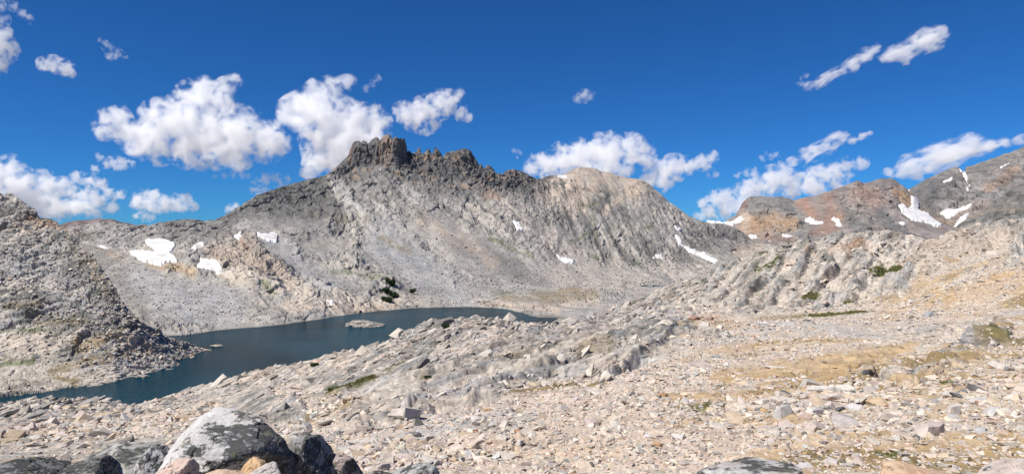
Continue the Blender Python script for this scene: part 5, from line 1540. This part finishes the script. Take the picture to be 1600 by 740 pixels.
cloud('wide white cumulus with a curled left end, left of the mountain', [(172, 188, 17), (185, 182, 14), (164, 203, 13), (190, 206, 16), (212, 218, 18), (235, 218, 26), (262, 196, 30), (245, 232, 20), (290, 190, 34), (302, 155, 24), (318, 142, 18), (340, 160, 20), (300, 228, 28), (335, 215, 34), (380, 212, 32), (420, 222, 24), (438, 222, 14), (345, 243, 18), (370, 245, 18), (365, 126, 11), (350, 135, 12)])
cloud('tall billowing cumulus rising behind the dark rock towers', [(444, 180, 14), (462, 176, 20), (480, 160, 18), (500, 145, 18), (520, 133, 13), (545, 128, 10), (505, 185, 34), (540, 195, 30), (575, 190, 24), (595, 192, 14), (515, 220, 32), (545, 225, 36), (575, 225, 28), (505, 245, 20), (492, 262, 14), (478, 268, 9), (530, 250, 26)])
cloud('white ragged cloud above the gap right of the towers', [(630, 176, 14), (648, 180, 18), (668, 172, 18), (690, 164, 17), (708, 156, 13), (716, 148, 8), (662, 202, 9), (678, 196, 9), (722, 178, 10), (732, 184, 8)])
cloud('bright cumulus behind the rounded tan peak', [(828, 264, 11), (846, 252, 14), (862, 258, 17), (884, 248, 21), (908, 245, 22), (932, 238, 22), (958, 236, 23), (985, 238, 22), (1006, 242, 15), (945, 262, 24), (905, 266, 20), (975, 268, 12), (868, 275, 16)])
cloud('smaller cumulus trailing to the right of the rounded peak', [(1018, 278, 14), (1036, 270, 17), (1055, 262, 17), (1075, 260, 13), (1095, 253, 11), (1113, 247, 9), (1036, 284, 13), (1108, 260, 7)])
cloud('long cumulus bank above the red mountain', [(1165, 300, 14), (1185, 292, 17), (1208, 282, 18), (1225, 276, 16), (1240, 290, 18), (1262, 284, 17), (1285, 276, 15), (1308, 268, 14), (1328, 260, 12), (1345, 254, 9), (1275, 298, 14), (1310, 290, 12)])
cloud('low cloud piled in the saddle left of the red mountain', [(1100, 318, 9), (1118, 312, 12), (1135, 307, 12), (1110, 330, 13), (1130, 328, 15), (1150, 318, 15), (1095, 336, 9)])
cloud('slanting feathery cloud above the long bank', [(1222, 257, 6), (1240, 252, 8), (1258, 244, 10), (1275, 237, 11), (1292, 228, 11), (1306, 217, 10), (1318, 211, 8), (1332, 219, 6), (1348, 213, 6), (1360, 209, 4)], wisp=2.2, ang=24)
cloud('smooth long cloud above the grey mountain at the right', [(1410, 266, 10), (1428, 258, 15), (1450, 252, 18), (1475, 245, 19), (1498, 238, 18), (1520, 230, 17), (1545, 227, 12), (1568, 222, 8), (1595, 219, 8), (1390, 270, 7), (1612, 216, 9), (1435, 275, 9)], wisp=1.5, ang=16)
cloud('streaked cloud slanting high in the right corner of the sky', [(1250, 128, 6), (1262, 118, 5), (1262, 135, 7), (1278, 128, 8), (1288, 124, 8), (1298, 119, 8), (1308, 114, 8), (1318, 109, 8), (1328, 104, 9), (1336, 96, 9), (1346, 88, 9), (1355, 83, 9), (1368, 76, 7), (1378, 92, 7), (1395, 84, 10), (1415, 78, 13), (1438, 68, 16), (1460, 58, 16), (1474, 50, 9), (1414, 96, 6), (1386, 88, 9), (1405, 81, 11)], wisp=1.7, ang=24)
cloud('small oval cloud high at the left', [(62, 99, 6), (72, 102, 9), (86, 102, 11), (100, 106, 11), (111, 112, 8)])
cloud('white cloud cut by the left edge high up', [(-25, 70, 26), (0, 60, 16), (8, 78, 14), (2, 98, 12), (-20, 100, 20)])
cloud('torn wispy cloud in the top left corner', [(5, 8, 9), (22, 8, 8), (34, 20, 8), (8, 32, 8), (45, 30, 6), (-14, 20, 14)], dens=0.006, wisp=2.6)
cloud('small torn wisp high up right of the oval cloud', [(158, 64, 4), (167, 72, 7), (172, 86, 7), (186, 82, 6), (196, 90, 4)], dens=0.006, wisp=2.6)
cloud('broad low cloud bank behind the left hillside', [(-15, 275, 26), (18, 260, 14), (10, 288, 24), (40, 290, 22), (68, 292, 20), (95, 296, 15), (25, 312, 24), (60, 315, 22), (95, 322, 20), (125, 325, 15), (150, 322, 14), (175, 326, 8)])
cloud('ragged cloud column right of the low left bank', [(120, 275, 8), (138, 282, 11), (152, 288, 10), (150, 306, 13), (130, 304, 10), (172, 306, 9), (190, 303, 7), (163, 296, 7)], wisp=2.1)
cloud('small puff hanging below the wide cumulus at its left', [(156, 246, 6), (166, 254, 8), (180, 255, 9), (195, 257, 8), (205, 257, 5), (150, 264, 6)], wisp=2.1)
cloud('rounded flat based cumulus over the left saddle', [(212, 316, 10), (226, 312, 13), (242, 314, 14), (260, 320, 12), (280, 318, 12), (295, 317, 11), (304, 320, 7), (245, 324, 9)])
cloud('tiny flat cloud just above the left saddle', [(212, 339, 6), (224, 337, 8), (236, 340, 6)])
cloud('thin wisp under the wide cumulus', [(336, 275, 4), (350, 274, 5), (366, 271, 6), (380, 274, 5), (390, 276, 4)], dens=0.006, wisp=2.4)
cloud('pale puff above the dark shoulder of the mountain', [(402, 284, 7), (415, 280, 9), (432, 280, 9), (448, 281, 7), (398, 296, 7), (410, 300, 9), (440, 290, 7)], dens=0.008, wisp=2.2)
cloud('small puff peeping over the left shoulder of the mountain', [(358, 326, 6), (368, 325, 7), (376, 327, 5)])
cloud('tiny puff alone in the blue above the rounded peak', [(902, 154, 6), (913, 150, 9), (923, 150, 6)], dens=0.007, wisp=2.5)
cloud('faint wisp in the blue right of the ridge', [(804, 235, 4), (811, 239, 5), (808, 245, 3)], dens=0.006, wisp=2.5)
cloud('small broken wisp right of the trailing cumulus', [(1152, 274, 5), (1165, 270, 6), (1178, 265, 5)], dens=0.008, wisp=2.2)
cloud('small curled wisp above the broken one', [(1190, 248, 5), (1202, 243, 6), (1214, 241, 5)], dens=0.007, wisp=2.4)
cloud('tiny cloud fleck beside the trailing cumulus', [(1110, 275, 5), (1119, 272, 5)], dens=0.009)
cloud('faint streak of cloud above the tall cumulus', [(572, 138, 5), (584, 128, 6), (592, 120, 5)], dens=0.005, wisp=2.5)
